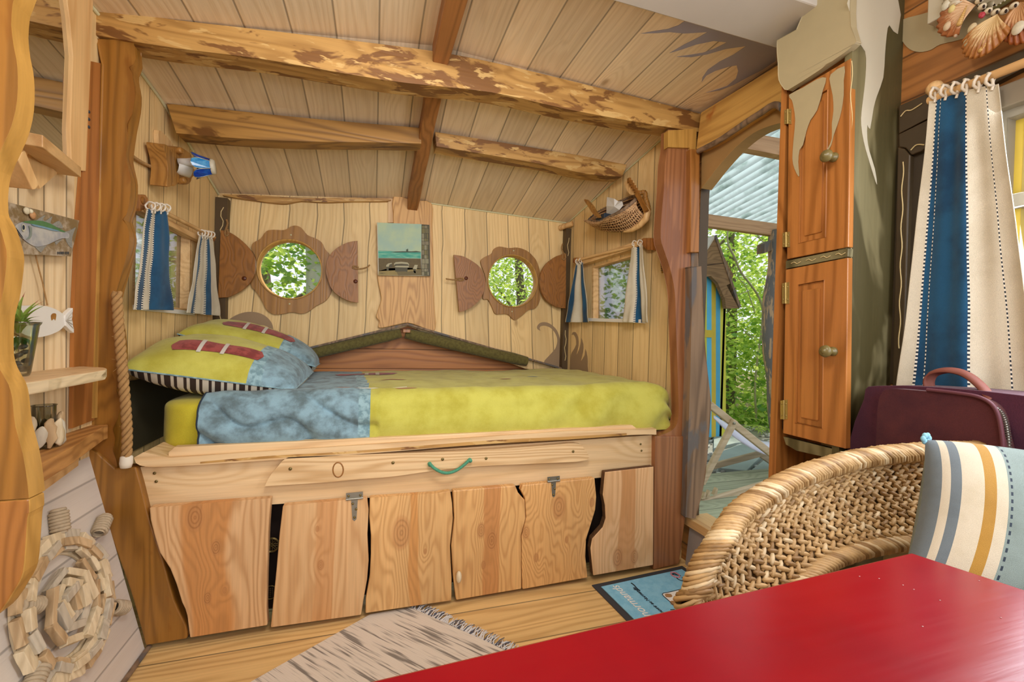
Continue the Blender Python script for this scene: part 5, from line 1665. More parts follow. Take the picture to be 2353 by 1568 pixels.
obj('backing', MB().plate([wc+(e_y*math.cos(k*PI/24)*RW+e_u*math.sin(k*PI/24)*RV)*.99+SLN*.006 for k in range(48)], .005, SLN, [[wc+(e_y*math.cos(k*PI/24)*RW+e_u*math.sin(k*PI/24)*RV)*.72+SLN*.006 for k in range(48)]]), M['drift'], wre)
for px, py, L in ((118, 1205, .06), (218, 1213, .045), (258, 1402, .045), (48, 1400, .05), (60, 1568, .045)):
    p = T(px, py, plane=PSL)
    rd = (p-wc).normalized()
    mb = MB()
    for k in range(7):
        ctr_ = p+rd*(k*.0085-.02)+SLN*.018
        x_, y_ = frame_of(rd)
        mb.tube([ctr_+(x_*math.cos(q*PI/6)+y_*math.sin(q*PI/6))*(.0165 if k < 6 else .012) for q in range(12)], .005, 6, True)
    mb.lathe(p-rd*.03+SLN*.018, rd, [(.014, 0), (.014, .06), (0, .062)], 10)
    obj('rope_knob', mb, plain('pale_rope_knob', 'B9A78A', .9, var=.3, sc=80), wre, 'rope-wound knob on the rim')
# ------------------------------------------------------------------ tall cabinet by the door
XC, YC0, YC1 = 1.25, .885, 1.105
def cabp(l, x=XC):
    return TT(l, X=x)
cab = thing('cabinet', 'tall narrow orange wall cabinet between the doorway and the olive board', 'cabinet', (1.35, 1.0, .6))
obj('body', MB().box((XC+.022, YC0+.01, .78), (XD, YC1-.002, 1.87)), M['void'], cab, 'dark cabinet body')
stl = cabp([(1803, 205), (1811, 208), (1808, 420), (1804, 640), (1799, 1000), (1797, 1012)])
obj('stile', MB().plate([V((XC, YC1+.004, 1.90)), V((XC, YC1-.016, 1.895)), V((XC, YC1-.022, .75)), V((XC, YC1-.022, .40)), V((XC, YC1+.004, .40))], .20, (-1, 0, 0), ms=1), [M['orange_w'], M['orange_w']], cab, 'long orange stile reaching below the doors')
def panel_door(name, quad, label, knob):
    """quad: top far, top near, bottom near, bottom far in the picture"""
    q = cabp(quad, XC-.004)
    tf, tn, bn, bf = q
    def at(u, v):
        return tf.lerp(tn, u).lerp(bf.lerp(bn, u), v)
    root = obj(name, MB().plate([at(0, 0), at(1, 0), at(1, 1), at(0, 1)], .02, nx, [[at(.22, .10), at(.66, .10), at(.66, .92), at(.22, .92)]]), M['orange_w'], cab, label, bevel=.002)
    e = V((.006, 0, 0))
    obj('raised_panel', MB().plate([at(.225, .102)+e, at(.655, .102)+e, at(.655, .918)+e, at(.225, .918)+e], .008, nx), M['orange_w'], root)
    obj('panel_field', MB().plate([at(.30, .14)+e*.3, at(.58, .14)+e*.3, at(.58, .885)+e*.3, at(.30, .885)+e*.3], .008, nx), M['orange_w'], root, bevel=.003)
    k = T(knob[0], knob[1], X=XC-.004)
    obj('knob', MB().lathe(k, (-1, -.0, 0), [(.013, 0), (.013, .006), (.009, .009), (.008, .018), (.014, .023), (.0175, .030), (.016, .036), (.010, .039), (.006, .041), (.0045, .043), (0, .043)], 24), plain('olive_brown_knob', '6E6238', .35), root, 'turned knob')
    return root, at
d1, at1 = panel_door('door', [(1812, 218), (1956, 133), (1949, 568), (1808, 596)], 'upper door with cream paint drips', (1917, 362))
d2, at2 = panel_door('door', [(1805, 620), (1948, 592), (1943, 1032), (1799, 996)], 'plain lower door', (1915, 808))
def drip(px, parent, x, mat='cream_paint', n=2):
    obj('paint_drip', MB().plate(smooth(TT(px, X=x, **C9), n), .001, nx), M[mat], parent)
drip([(818, 178), (900, 135), (985, 85), (1040, 75), (1020, 150), (985, 270), (945, 330), (920, 400), (900, 480), (880, 510), (872, 580), (878, 650), (874, 668), (850, 620), (838, 560), (845, 450), (855, 330), (845, 250), (835, 210)], d1, XC-.0065)
drip([(1068, 55), (1150, 5), (1145, 90), (1145, 180), (1130, 280), (1110, 350), (1085, 420), (1070, 480), (1040, 530), (1010, 580), (1050, 500), (1075, 440), (1075, 350), (1085, 270), (1080, 180), (1065, 110)], d1, XC-.0065)
for (px, py, h, r) in ((1810, 268, 34, d1), (1806, 551, 34, d1), (1805, 674, 48, d2), (1801, 942, 44, d2)):
    mb = MB()
    for s in (-1, 1):
        mb.plate(cabp([(px+s*1, py-h/2), (px+s*8, py-h/2-s*1.5), (px+s*8, py+h/2), (px+s*1, py+h/2)], XC-.006), .002, nx)
    mb.tube(cabp([(px, py-h/2), (px, py+h/2)], XC-.008), .0028, 8)
    for s in (-5, 5):
        for t_ in (-.3, .3):
            mb.lathe(T(px+s, py+t_*h, X=XC-.0065), (-1, 0, 0), [(0, .0015), (.0018, .001), (.0022, 0)], 6)
    obj('hinge', mb, plain('brassy_hinge', 'B09A5E', .35, .7), r)
rl = cabp([(1806, 600), (1949, 571), (1948, 590), (1805, 618)], XC-.006)
rail = obj('mid_rail', MB().plate(rl, .02, nx), M['olive_paint'], cab, 'olive middle rail with cream dashes', bevel=.001)
for k in range(4):
    x0 = 1818+k*34
    y0_ = 610-(x0-1806)*.2
    obj('painted_dash', MB().tube(cabp([(x0, y0_-2), (x0+7, y0_-5), (x0+14, y0_-1), (x0+22, y0_-6)], XC-.0075), .0012, 5), M['line_paint'], rail)
obj('bottom_rail', MB().plate(cabp([(1800, 1004), (1945, 1040), (1945, 1062), (1830, 1036), (1806, 1022)], XC+.004), .02, nx), M['olive_paint'], cab, 'olive bottom rail')
# olive side facing the room
def ys_(l, y=YC0):
    return TT(l, Y=y)
sd = obj('side_board', MB().plate([V((XC-.004, YC0, 2.1)), V((XD, YC0, 2.1)), V((XD, YC0, .40)), V((XC+.002, YC0, .40))], .02, (0, -1, 0)), M['olive_paint'], cab, 'olive painted side board')
C3R = dict(off=(1950, 0), sc=3.1365)
wv = []
for k in range(60):
    y = 140+k*15
    wv.append(T(1957-6*k/60+2.2*math.sin(k*.9), y, Y=YC0-.001))
obj('painted_line', MB().tube(wv, .0012, 5), M['line_paint'], sd)
drp = [(10, -40), (350, -40), (355, 245), (295, 180), (275, 250), (262, 400), (250, 560), (205, 690), (180, 780), (155, 930), (135, 900), (135, 1000), (150, 1090), (190, 1220), (205, 1330), (180, 1260), (140, 1130), (110, 1020), (92, 900), (95, 800), (115, 640), (128, 480), (120, 370), (60, 290), (25, 210), (15, 100)]
obj('paint_drip', MB().plate(smooth(TT(drp, Y=YC0-.0015, **C3R), 2), .001, (0, -1, 0)), M['cream_pale'], sd)
# cream fascia board above the doors
fx = XC-.02
fpts = edge(TT([(1430, 275), (1428, 340), (1435, 430), (1440, 540), (1480, 606)], X=fx, **C6), 3)+edge(TT([(1500, 606), (1600, 545), (1700, 480), (1800, 410), (1900, 340), (1950, 295)], X=fx, **C6), 3)+TT([(1960, 280), (1930, 180), (1925, 80), (1930, -40), (1640, -40), (1620, 60), (1560, 200)], X=fx, **C6)
fas = obj('fascia', MB().plate(fpts, .02, nx), M['cream_paint'], bevel=.003)
tag(fas, 'beige painted fascia board above the orange cabinet at the ceiling', 'board')

# ------------------------------------------------------------------ right window wall
M['trim_dark'] = plain('dark_brown_frame_paint', '43351F', .45, var=.2)
XW = XD-.02
def wallp(l, x=XW, cc_=None):
    return TT(l, X=x, **(cc_ or C3R))
tr = struct('trim_11', MB().plate(wallp([(358, 765), (1400, 300), (1400, 420), (358, 965)]), .02, nx), M['trim_dark'], bevel=.003)
squiggle('painted_line', edge(wallp([(375, 840), (410, 800), (450, 795), (500, 765), (530, 745)], XW-.002), 3), tr, .0018)
tr = struct('trim_12', MB().plate(wallp([(358, 970), (700, 800), (700, 960), (520, 1090), (450, 1118), (410, 1068), (360, 1060)]), .02, nx), M['trim_dark'], bevel=.003)
squiggle('painted_line', edge(wallp([(448, 1083), (480, 1050), (510, 1042), (545, 1045)], XW-.002), 3), tr, .0018)
CW = dict(off=(1950, 450), sc=2.613)
tr = struct('trim_13', MB().plate([T(2064, 338, X=XW), T(2088, 350, X=XW), T(2091, 360, X=XW), T(2066, 900, X=XW), T(2052, 900, X=XW)][:0]+TT([(2062, 338), (2078, 342), (2092, 358), (2086, 500), (2080, 700), (2072, 895), (2050, 895)], X=XW), .02, nx), M['trim_dark'], bevel=.003)
squiggle('painted_line', [T(2075-9*k/40+1.8*math.sin(k*.8), 372+k*11, X=XW-.002) for k in range(40)], tr, .0015)
mb = MB().plate([V((XD-.004, .675, .95)), V((XD-.004, .92, .95)), V((XD-.004, .92, 1.62)), V((XD-.004, .675, 1.62))], .003, nx)
struct('trim_14', mb, plain('dark_wall_panel_paint', '3A2F1E', .5))
tr = struct('trim_15', MB().box((XD-.05, .1, 1.93), (XD, .80, 2.0)), M['cream_pale'], bevel=.003)
tr = struct('trim_16', MB().plate(smooth(wallp([(365, 150), (600, 80), (800, -20), (1000, -60), (1000, 200), (820, 280), (660, 320), (590, 360), (510, 375), (440, 355), (390, 300), (366, 230)], XD-.003), 3), .002, nx), M['cream_paint'])
tr = struct('trim_17', MB().box((XD-.035, .05, 1.635), (XD, .69, 1.69)), plain('grey_window_head', '857A66', .5), bevel=.003)
# big window: grey frame, yellow sash, bars, pane
r5 = bpy.data.objects.new('window_5', None)
COL.objects.link(r5)
r5.location = (XD, .41, .95)
r5['kind'] = 'structure'
gfr = plain('grey_frame_paint', '8E8676', .5)
def rect(y0, y1, z0, z1, x):
    return [V((x, y0, z0)), V((x, y1, z0)), V((x, y1, z1)), V((x, y0, z1))]
obj('frame', MB().plate(rect(.10, .672, .95, 1.64, XD-.01), .05, nx, [rect(.13, .650, .975, 1.615, XD-.01)]), gfr, r5, bevel=.002)
obj('sash', MB().plate(rect(.13, .655, .97, 1.62, XD+.02), .03, nx, [rect(.145, .635, .985, 1.60, XD+.02)]), plain('yellow_sash_paint', 'C3A83C', .5), r5, 'yellow inner sash', bevel=.002)
for z in (1.415, 1.20):
    obj('glazing_bar', MB().box((XD-.008, .13, z-.016), (XD+.035, .65, z+.016)), gfr, r5, bevel=.002)
obj('glazing_bar', MB().box((XD-.008, .375, .97), (XD+.035, .395, 1.62)), gfr, r5, bevel=.002)
obj('pane', MB().plate(rect(.13, .655, .97, 1.62, XD+.04), .004, nx), M['glass'], r5)
# bench / sill board under the window
o = obj('window_bench', MB().box((1.12, -.1, .66), (XD, YC0-.005, .70)), M['pine_y'], bevel=.004)
tag(o, 'wooden bench board under the big window carrying the bag', 'bench')
o = obj('bench_upright', MB().box((1.36, .62, 0), (1.44, .70, .66)), M['olive_paint'])
tag(o, 'olive upright holding the window bench', 'support')

# rod and big curtain
rod = thing('curtain_rod', 'turned wooden curtain rod over the big window at the right', 'curtain rod', (1.38, .6, 1.72))
pa, pb_ = T(2135, 232, X=1.405), T(2420, 118, X=1.385)
obj('pole', MB().tube([pa, pb_], .0105, 12), M['pine_y'], rod)
pk = T(2155, 208, X=1.42)
mb = MB()
for dy, r in ((-.008, .016), (.010, .019), (.0, .017)):
    mb.ell(pk+V((.005, dy, .012*(1 if r > .017 else -.3))), V((.018, 0, 0)), V((0, r, 0)), V((0, 0, r)), 12, 8)
obj('bracket', mb, M['pine_w'], rod, 'carved rounded wooden bracket')
c00, c10 = T(2138, 228, X=1.40), T(2292, 192, X=1.385)
c01, c11 = T(2067, 893, X=1.375), T(2385, 925, X=1.375)
curtain('curtain', 'large blue and cream striped curtain gathered at the big window', c00, c10, c11, c01, nx,
        [(.10, 'c'), (.116, S), (.170, 'b'), (.182, S), (.57, 'b'), (.588, S), (.84, 'c'), (.852, S), (1, 'c')], 1.6, .010, group=None, loops=6, nu=180, nv=150, phase=2.2)

# ------------------------------------------------------------------ shell mirror at the top right
XS = XD-.03
CS = dict(off=(2130, 0), sc=9.798)
shm = thing('shell_mirror', 'round mirror framed with scallop shells at the top right', 'mirror', (XS, .63, 1.80))
def sp_(px, py, o=0.):
    return T(2130+px/9.798, py/9.798, X=XS-o)
mc = sp_(1680, -250)
obj('mirror_glass', MB().lathe(mc, (-1, 0, 0), [(0, .004), (.036, .004)], 32, sm=False), M['mirror'], shm)
obj('mirror_rim', MB().lathe(mc, (-1, 0, 0), [(.036, .002), (.038, .009), (.043, .009), (.045, 0)], 40), M['olive'], shm)
mb = MB()
for k in range(34):
    a = 2*PI*k/34
    mb.ell(mc+V((-.010, .040*math.cos(a), .040*math.sin(a))), V((.002, 0, 0)), V((0, .002, 0)), V((0, 0, .002)), 6, 4)
obj('bead_ring', mb, M['cream_pale'], shm)
def scallop(hinge_px, tip_px, wpx, ribs, cols, parent, off=.012):
    h, t = sp_(*hinge_px, off), sp_(*tip_px, off)
    ax = t-h
    L = ax.length
    ax.normalize()
    sdv = V((-1, 0, 0)).cross(ax).normalized()
    W = (sp_(hinge_px[0]+wpx, hinge_px[1], off)-h).length
    def fn(u, v):
        a = (u-.5)*2
        ang = a*1.12
        rr = L*(v**.9)*(1-.10*abs(a)**2)
        rb = .5+.5*math.cos(a*ribs*PI)
        edge_ = .03*L*v**4*rb
        return h+(ax*math.cos(ang*.95)*1.0+sdv*math.sin(ang)*(W/L)*1.05)*(rr+edge_)+V((-1, 0, 0))*(.018*math.sin(PI*min(1, v*.75+.1))+.0045*rb*v)
    n = NT('scallop_'+str(hinge_px[0]))
    uv = n.sep(n.coord('UV'))
    nz = n.noise(n.comb(n.m('MULTIPLY', uv[0], 30.), n.m('MULTIPLY', uv[1], 6.), 0.), 1., 3.)
    n.fin(n.mix(n.ss(n.m('MULTIPLY_ADD', nz, .7, n.m('MULTIPLY', uv[1], .6)), .55, .85), hx(cols[0]), hx(cols[1])), .45)
    return obj('scallop_shell', MB().grid(fn, ribs*8, 14), n.mat, parent, solid=.0015)
scallop((1130, 130), (300, 620), 620, 9, ('D9B68E', 'A8683A'), shm, .014)
scallop((1620, 330), (1150, 1330), 600, 11, ('D8BC88', 'A2682E'), shm, .022)
scallop((2140, 60), (2230, 980), 480, 9, ('C79A6C', '96501E'), shm, .012)
scallop((1100, -60), (520, -160), 420, 8, ('DDD6C2', 'B9A988'), shm, .016)
for (px, py) in ((1245, 150), (1375, 250), (1545, 275), (1745, 255), (1960, 130), (1180, 10)):
    mb = MB().ell(sp_(px, py, .024), V((.007, 0, 0)), V((0, .0085, 0)), V((0, 0, .0075)), 12, 8)
    cw = obj('cowrie_shell', mb, plain('cowrie_cream', 'D9CDB0', .35), shm)
    obj('shell_opening', MB().ell(sp_(px+35, py-5, .030), V((.0025, 0, 0)), V((0, .0025, 0)), V((0, 0, .0045)), 8, 6), M['void'], cw)
mb = MB()
for k in range(5):
    mb.ell(sp_(1235+25*math.cos(k*1.3), 340+25*math.sin(k*1.3), .03), V((.004, 0, 0)), V((0, .005, 0)), V((0, 0, .005)), 8, 6)
obj('red_shell', mb, plain('red_shell_paint', 'B23A48', .4), shm)
for (a, b, r, c0) in (((455, 590), 0, .009, 'CDB694'), ((645, 810), 0, .0035, 'B59A7C'), ((900, 950), 0, .008, 'B9AC88'), ((2050, 630), 0, .012, 'CFC7AE'), ((420, 120), 0, .010, 'CBC6AE'), ((560, 200), 0, .008, 'D6C682'), ((1020, 640), 0, .010, 'CDBD96')):
    p = sp_(*a, .034)
    obj('small_shell', MB().ell(p, V((.005, 0, 0)), V((0, r*.8, r*.5)), V((0, -r*.5, r*1.1)), 12, 8), plain('small_shell_'+c0, c0, .5, var=.25, sc=150), shm)
for (x0, y0, x1, y1) in ((890, 140, 730, 530), (1510, 770, 1220, 1130)):
    mb = MB()
    for k in range(9):
        f = k/8
        r = .0018+.0045*f
        mb.ell(sp_(x0+(x1-x0)*f, y0+(y1-y0)*f, .036), V((r, 0, 0)), V((0, r, 0)), V((0, 0, r)), 8, 6)
    obj('spiral_shell', mb, plain('spiral_shell_tan', 'C7A05C', .4, var=.3, sc=200), shm)

# ------------------------------------------------------------------ bag on the bench
bag = thing('travel_bag', 'dark plum travel bag with brown handle standing below the big curtain', 'bag', (1.33, .62, .70))
bm_ = fabric('plum_bag_cloth', '54282A', '421E26', 5, weave=500)
BX = 1.235
def bagp(px, py, x=BX):
    return T(px, py, X=x)
face = smooth([bagp(2017, 935), bagp(2025, 905), bagp(2045, 894), bagp(2110, 898), bagp(2200, 907), bagp(2255, 918), bagp(2290, 945), bagp(2303, 1000), bagp(2306, 1090), bagp(2160, 1100), bagp(2022, 1060), bagp(2014, 1000)], 3)
zmin = .702
face = [V((p.x, p.y, max(p.z, zmin))) for p in face]
bagb = MB().plate(face, .045, nx)
obj('side_pocket', bagb, bm_, bag, bevel=.008)
body = [V((BX+.03, .835, .705)), V((BX+.03, .835, .915)), V((BX+.03, .80, .955)), V((BX+.03, .60, .968)), V((BX+.03, .42, .955)), V((BX+.03, .34, .92)), V((BX+.03, .33, .705))]
obj('body', MB().plate(smooth(body, 3), .145, nx), fabric('purple_bag_cloth', '522838', '3E1E30', 5, weave=500), bag, bevel=.02)
zp = edge([bagp(2130, 896, BX-.003), bagp(2200, 904, BX-.003), bagp(2255, 915, BX-.004), bagp(2288, 942, BX-.004), bagp(2302, 1000, BX-.003), bagp(2305, 1060, BX-.003)], 6)
obj('piping', MB().tube(zp, .004, 8), plain('plum_piping', '5E2E38', .6), bag)
zp2 = edge([bagp(2255, 918, BX+.012), bagp(2300, 948, BX+.012), bagp(2316, 1000, BX+.012), bagp(2318, 1060, BX+.012)], 10)
mb = MB().tube(zp2, .003, 6)
for k, p in enumerate(zp2):
    mb.obox(p, V((.003, 0, 0)), V((0, .004, 0)), V((0, 0, .0012)))
obj('zip', mb, M['steel'], bag)
hp = edge([bagp(2140, 905, 1.30), bagp(2134, 880, 1.30), bagp(2145, 862, 1.30), bagp(2180, 856, 1.30), bagp(2220, 864, 1.30), bagp(2255, 890, 1.29), bagp(2283, 926, 1.27)], 6)
mb = MB()
mb.grid(lambda u, v: hp[min(int(round(u*(len(hp)-1))), len(hp)-1)]+V((.028*(v-.5), -.006*(v-.5), .010*math.cos((v-.5)*PI))), len(hp)-1, 4)
obj('handle', mb, plain('brown_strap', '7A4234', .6), bag, 'brown carrying handle', solid=.004)
wd = obj('wood_offcut', MB().obox(T(2105, 890, X=1.39), V((.02, 0, 0)), V((0, .035, .002)), V((0, 0, .006))), M['pine_y'])
tag(wd, 'small piece of wood lying behind the plum bag', 'offcut')
bpy.data.objects.remove(wd)

# ------------------------------------------------------------------ wicker tub chair
chair = thing('wicker_chair', 'woven seagrass tub chair pulled up to the red table', 'chair', (.92, .28, 0))
rimt = [T(px, py, Z=z) for px, py, z in ((1590, 1404, .655), (1600, 1348, .68), (1620, 1292, .71), (1660, 1230, .745), (1702, 1172, .77), (1772, 1124, .795), (1852, 1086, .815), (1972, 1052, .83), (2102, 1036, .84), (2232, 1032, .845), (2355, 1032, .85))]
for p in rimt:
    p.z -= .004
rimt = [V((.50, .10, .50)), V((.445, .25, .545)), V((.435, .40, .60))]+rimt+[V((1.395, .44, .835)), V((1.41, .30, .77)), V((1.39, .12, .66)), V((1.34, .0, .58))]
rim = edge(rimt, 12)
lowt = [V((.53, .10, .40)), V((.50, .26, .40)), V((.50, .42, .43))]
lowt += [T(1700, 1455, Y=.52), T(1765, 1400, Y=.545), T(1830, 1350, Y=.56), T(1900, 1296, Y=.575), T(1990, 1264, Y=.58), T(2090, 1248, Y=.58), T(2200, 1244, Y=.56), T(2355, 1256, Y=.51)]
lowt += [V((1.33, .42, .55)), V((1.34, .28, .50)), V((1.33, .12, .45)), V((1.30, .0, .42))]
lowr = edge(lowt, 12)
def samp(path):
    L = [0]
    for i in range(len(path)-1):
        L.append(L[-1]+(path[i+1]-path[i]).length)
    def f(t):
        x = max(0, min(1, t))*L[-1]
        lo_, hi_ = 0, len(L)-1
        while hi_-lo_ > 1:
            m_ = (lo_+hi_)//2
            if L[m_] <= x:
                lo_ = m_
            else:
                hi_ = m_
        q = (x-L[lo_])/max(1e-9, L[hi_]-L[lo_])
        return path[lo_].lerp(path[hi_], q)
    return f, L[-1]
rimf, RL = samp(rim)
lowf, LL = samp(lowr)
cen = V((.92, .2, .6))
def band(u, v):
    a, b = rimf(u), lowf(u)
    p = a.lerp(b, v)
    out = V((p.x-cen.x, p.y-cen.y, 0)).normalized()
    return p+out*.030*math.sin(PI*v)
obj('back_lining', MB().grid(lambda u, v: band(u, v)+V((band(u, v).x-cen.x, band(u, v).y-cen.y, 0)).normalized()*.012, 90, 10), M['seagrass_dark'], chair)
random.seed(9)
wvb = MB()
ROWS = 11
def stitch(mb, c, d_, n_, L, r, m):
    s_ = d_.cross(n_).normalized()
    mb.ell(c, d_*L, s_*r, n_*r, 7, 5, m)
for r in range(ROWS):
    v = .05+.90*(r+.5)/ROWS
    nst = 92
    for k in range(nst):
        u = (k+.5*(r % 2))/nst
        p = band(u, v)
        du_ = (band(min(1, u+.004), v)-band(max(0, u-.004), v)).normalized()
        dv_ = (band(u, min(1, v+.02))-band(u, max(0, v-.02))).normalized()
        nn = du_.cross(dv_).normalized()
        if nn.dot(cen-p) < 0:
            nn = -nn
        if p.y < .25 and p.x < .6:
            if k % 2:
                continue
        hgt = (band(u, 1)-band(u, 0)).length*.9/ROWS
        for s in (-1, 1):
            dd_ = (du_+dv_*(.62*s)+V((random.uniform(-.15, .15), random.uniform(-.15, .15), random.uniform(-.15, .15)))).normalized()
            stitch(wvb, p+dv_*s*hgt*.24+nn*(.004+random.uniform(0, .003)), dd_, nn, .0125+random.uniform(0, .003), max(.003, hgt*.36), 0 if random.random() < .7 else (1 if random.random() < .7 else 2))
M['seagrass_pale'] = plain('braided_seagrass_pale', 'CCB48A', .5, var=.35, sc=55)  # paler strands mixed in at random
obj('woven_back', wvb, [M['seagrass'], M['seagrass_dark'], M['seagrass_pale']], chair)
mb = MB()
for k in range(24):
    u = (k+.5)/24
    for s in (-.003, .003):
        mb.tube([band(u+s, v/10)+(cen-band(u, v/10)).normalized()*.004 for v in range(11)], .002, 5)
obj('uprights', mb, M['seagrass'], chair)
def wrapped(path_f, L, r, n, name, tilt=.9):
    mb = MB()
    for k in range(n):
        t = k/n
        p = path_f(t)
        d_ = (path_f(min(1, t+.004))-path_f(max(0, t-.004))).normalized()
        u, w = frame_of(d_)
        pts = []
        for q in range(10):
            a = 2*PI*q/10
            pts.append(p+(u*math.cos(a)+w*math.sin(a))*r*random.uniform(.93, 1.05)+d_*math.sin(a+.8)*tilt*L/n)
        mb.tube(pts, L/n*.58, 5, True, m=0 if random.random() < .6 else random.choice((1, 2)))
    return obj(name, mb, [M['seagrass'], M['seagrass_dark'], M['seagrass_pale']], chair)
wrapped(rimf, RL, .0175, 290, 'wrapped_rim', 2.6)
wrapped(lowf, LL, .012, 230, 'wrapped_lower_edge', 2.0)
seat = [V((.52, .0, .42)), V((.50, .25, .42)), V((.55, .42, .42)), V((.72, .52, .42)), V((1.05, .53, .42)), V((1.26, .44, .42)), V((1.32, .2, .42)), V((1.28, .0, .42))]
obj('seat', MB().plate(smooth(seat, 4), .05, (0, 0, 1)), M['seagrass_dark'], chair)
for (x, y) in ((.56, .05), (.62, .44), (1.2, .44), (1.25, .04)):
    obj('leg', MB().tube([(x, y, 0), (x, y, .40)], .018, 10), M['seagrass_dark'], chair)
for t in (.30, .38, .62, .75):
    obj('back_post', MB().tube([lowf(t), V((lowf(t).x, lowf(t).y, .40))], .009, 8), M['seagrass_dark'], chair)

# ------------------------------------------------------------------ striped cushion on the chair
cu = thing('cushion', 'blue-grey woven cushion with cream and mustard stripes leaning on the wicker chair', 'cushion', (1.1, .45, .47))
CA, CBk = T(2125, 1010, Y=.548), T(2500, 1060, Y=.43)
CD, CE = T(2060, 1360, Y=.462), T(2520, 1480, Y=.34)
def cushion(sgn):
    nrm = (CBk-CA).cross(CD-CA).normalized()
    if nrm.dot(CAM-CA) < 0:
        nrm = -nrm
    def fn(u, v):
        p = CA.lerp(CBk, u).lerp(CD.lerp(CE, u), v)
        k = max(0, 16*u*(1-u)*v*(1-v))**.45
        pinch = .020*(4*v*(1-v))*(1-2*u)*(-1)
        return p+nrm*sgn*.062*k+(CBk-CA).normalized()*(-pinch)*.6
    return fn
cmats = [fabric('blue_grey_weave', '84948E', '74827A', 6, weave=1400, bump=.6), fabric('cream_weave', 'C9BEA6', 'BDB196', 6, weave=1400, bump=.5), fabric('mustard_weave', 'AC8236', '9C742C', 6, weave=1400, bump=.5), fabric('slate_weave', '6A7478', '5A6264', 6, weave=1400, bump=.5), M['stitch_dark']]
def cm(u, v):
    for e, m in ((.05, 3), (.085, 1), (.135, 3), (.25, 1), (.315, 2), (.375, 1)):
        if u < e:
            return m
    if .385 < u < .398 and int(v*44) % 2:
        return 4
    return 0
obj('front', MB().grid(cushion(1), 160, 88, mf=cm), cmats, cu)
obj('reverse', MB().grid(cushion(-1), 24, 16), cmats[0], cu)
mb = MB()
for k in range(6):
    a = k*1.05
    mb.ell(CA+V((.008*math.cos(a), -.002, .006*math.sin(a)+.002)), V((.005, 0, 0)), V((0, .004, 0)), V((0, 0, .006)), 8, 6)
obj('corner_tuft', mb, plain('pale_blue_fringe', '86BDD0', .9), cu)

# ------------------------------------------------------------------ red table
tb_ = thing('table', 'glossy red painted table in the foreground', 'table', (.15, .1, 0))
e0 = T(835, 1568, Z=.75)
ca_ = T(2093, 1270, Z=.75)
rt = NT('red_gloss_table')
_c = rt.sep(rt.coord())
_n = rt.noise(rt.comb(rt.m('MULTIPLY', _c[0], 3.), rt.m('MULTIPLY', _c[1], 70.), 0.), 1., 4.)
_b = rt.noise(rt.coord(), 3.5, 4.)
rt.fin(rt.mix(rt.ss(_b, .4, .7), hx('900516'), hx('820418')), rt.m('MULTIPLY_ADD', _n, .14, .17), 0., .5)
rt.bump(_n, .06, .003)
d1_ = (ca_-e0).normalized()
nd = V((d1_.y, -d1_.x, 0))
farL = e0-d1_*.55
tt = [farL, ca_, T(2353, 1355, Z=.75), T(2353, 1355, Z=.75)+nd*.5+V((.05, 0, 0)), farL+nd*.62]
obj('table_top', MB().plate(tt, .03, (0, 0, 1)), rt.mat, tb_, bevel=.003)
speck_ = plain('pale_speck', 'B98A8A', .4)
for px, py in ((2020, 1330), (2075, 1345), (2100, 1355), (2250, 1335), (2160, 1380), (2300, 1420), (1975, 1325), (2120, 1440)):
    obj('paint_speck', MB().ell(T(px, py, Z=.7505), V((.0012, 0, 0)), V((0, .0008, 0)), V((0, 0, .0004)), 8, 4), speck_, tb_)
for p in (farL+nd*.06+d1_*.06, ca_+nd*.06-d1_*.06, ca_+nd*.55-d1_*.06, farL+nd*.55+d1_*.06):
    obj('leg', MB().box((p.x-.025, p.y-.025, 0), (p.x+.025, p.y+.025, .72)), rt.mat, tb_)

# ------------------------------------------------------------------ outside
GZ = -.25
mb = MB().plate([V((-14, -4, GZ)), V((16, -4, GZ)), V((16, 18, GZ)), V((-14, 18, GZ))], .05, (0, 0, 1))
g_ = struct('ground', mb, M['ground'])
mb = MB().plate([V((1.56, -.5, .03)), V((3.75, -.5, .03)), V((3.75, 2.75, .03)), V((1.56, 2.75, .03))], .03, (0, 0, 1), uvf=lambda p: (p.y, p.x))
deck = obj('deck', mb, wood('greenish_deck_boards', 'A9AE92', '6E7A5E', 'UV', 20, .3, .04, .1, .135, knots=.1, rough=.7, tint=.1, seamdark=.2))
tag(deck, 'greenish weathered timber deck outside the doorway', 'deck', kind='structure')
def px_ground(l, z):
    return TT(l, Z=z)
sm_ = plain('paving_slab_stone', '8F9C98', .8, var=.15, sc=8)
for i, (l, lab) in enumerate((([(1640, 1045), (1700, 1020), (1765, 1032), (1715, 1082), (1650, 1075)], 'grey paving slab left of the gravel strip behind the deck chair'),
                            ([(1720, 1085), (1765, 1050), (1840, 1042), (1840, 1092), (1740, 1096)], 'grey paving slab by the far end of the deck'),
                            ([(1640, 1000), (1720, 998), (1740, 1012), (1690, 1018), (1640, 1030)], 'grey paving slab nearest the striped hut'))):
    o = obj('paving_slab', MB().plate(px_ground(l, -.02), .05, (0, 0, 1)), sm_, bevel=.005)
    tag(o, lab, 'paving slab', 'paving slabs beyond the deck')
mb = MB()
random.seed(13)
for k in range(900):
    p = V((random.uniform(2.2, 5.2), random.uniform(2.8, 4.6), -.05))
    r = random.uniform(.012, .028)
    mb.ell(p, V((r, 0, r*.2)), V((0, r*.8, 0)), V((0, 0, r*.6)), 6, 4, random.randint(0, 1))
mb.plate([V((1.8, 2.76, -.06)), V((5.4, 2.76, -.06)), V((5.4, 4.7, -.06)), V((1.8, 4.7, -.06))], .1, (0, 0, 1), m=1)
o = obj('gravel', mb, [plain('pale_gravel', 'C3C4BE', .9), plain('grey_gravel', '8C8D86', .9, var=.3, sc=30)])
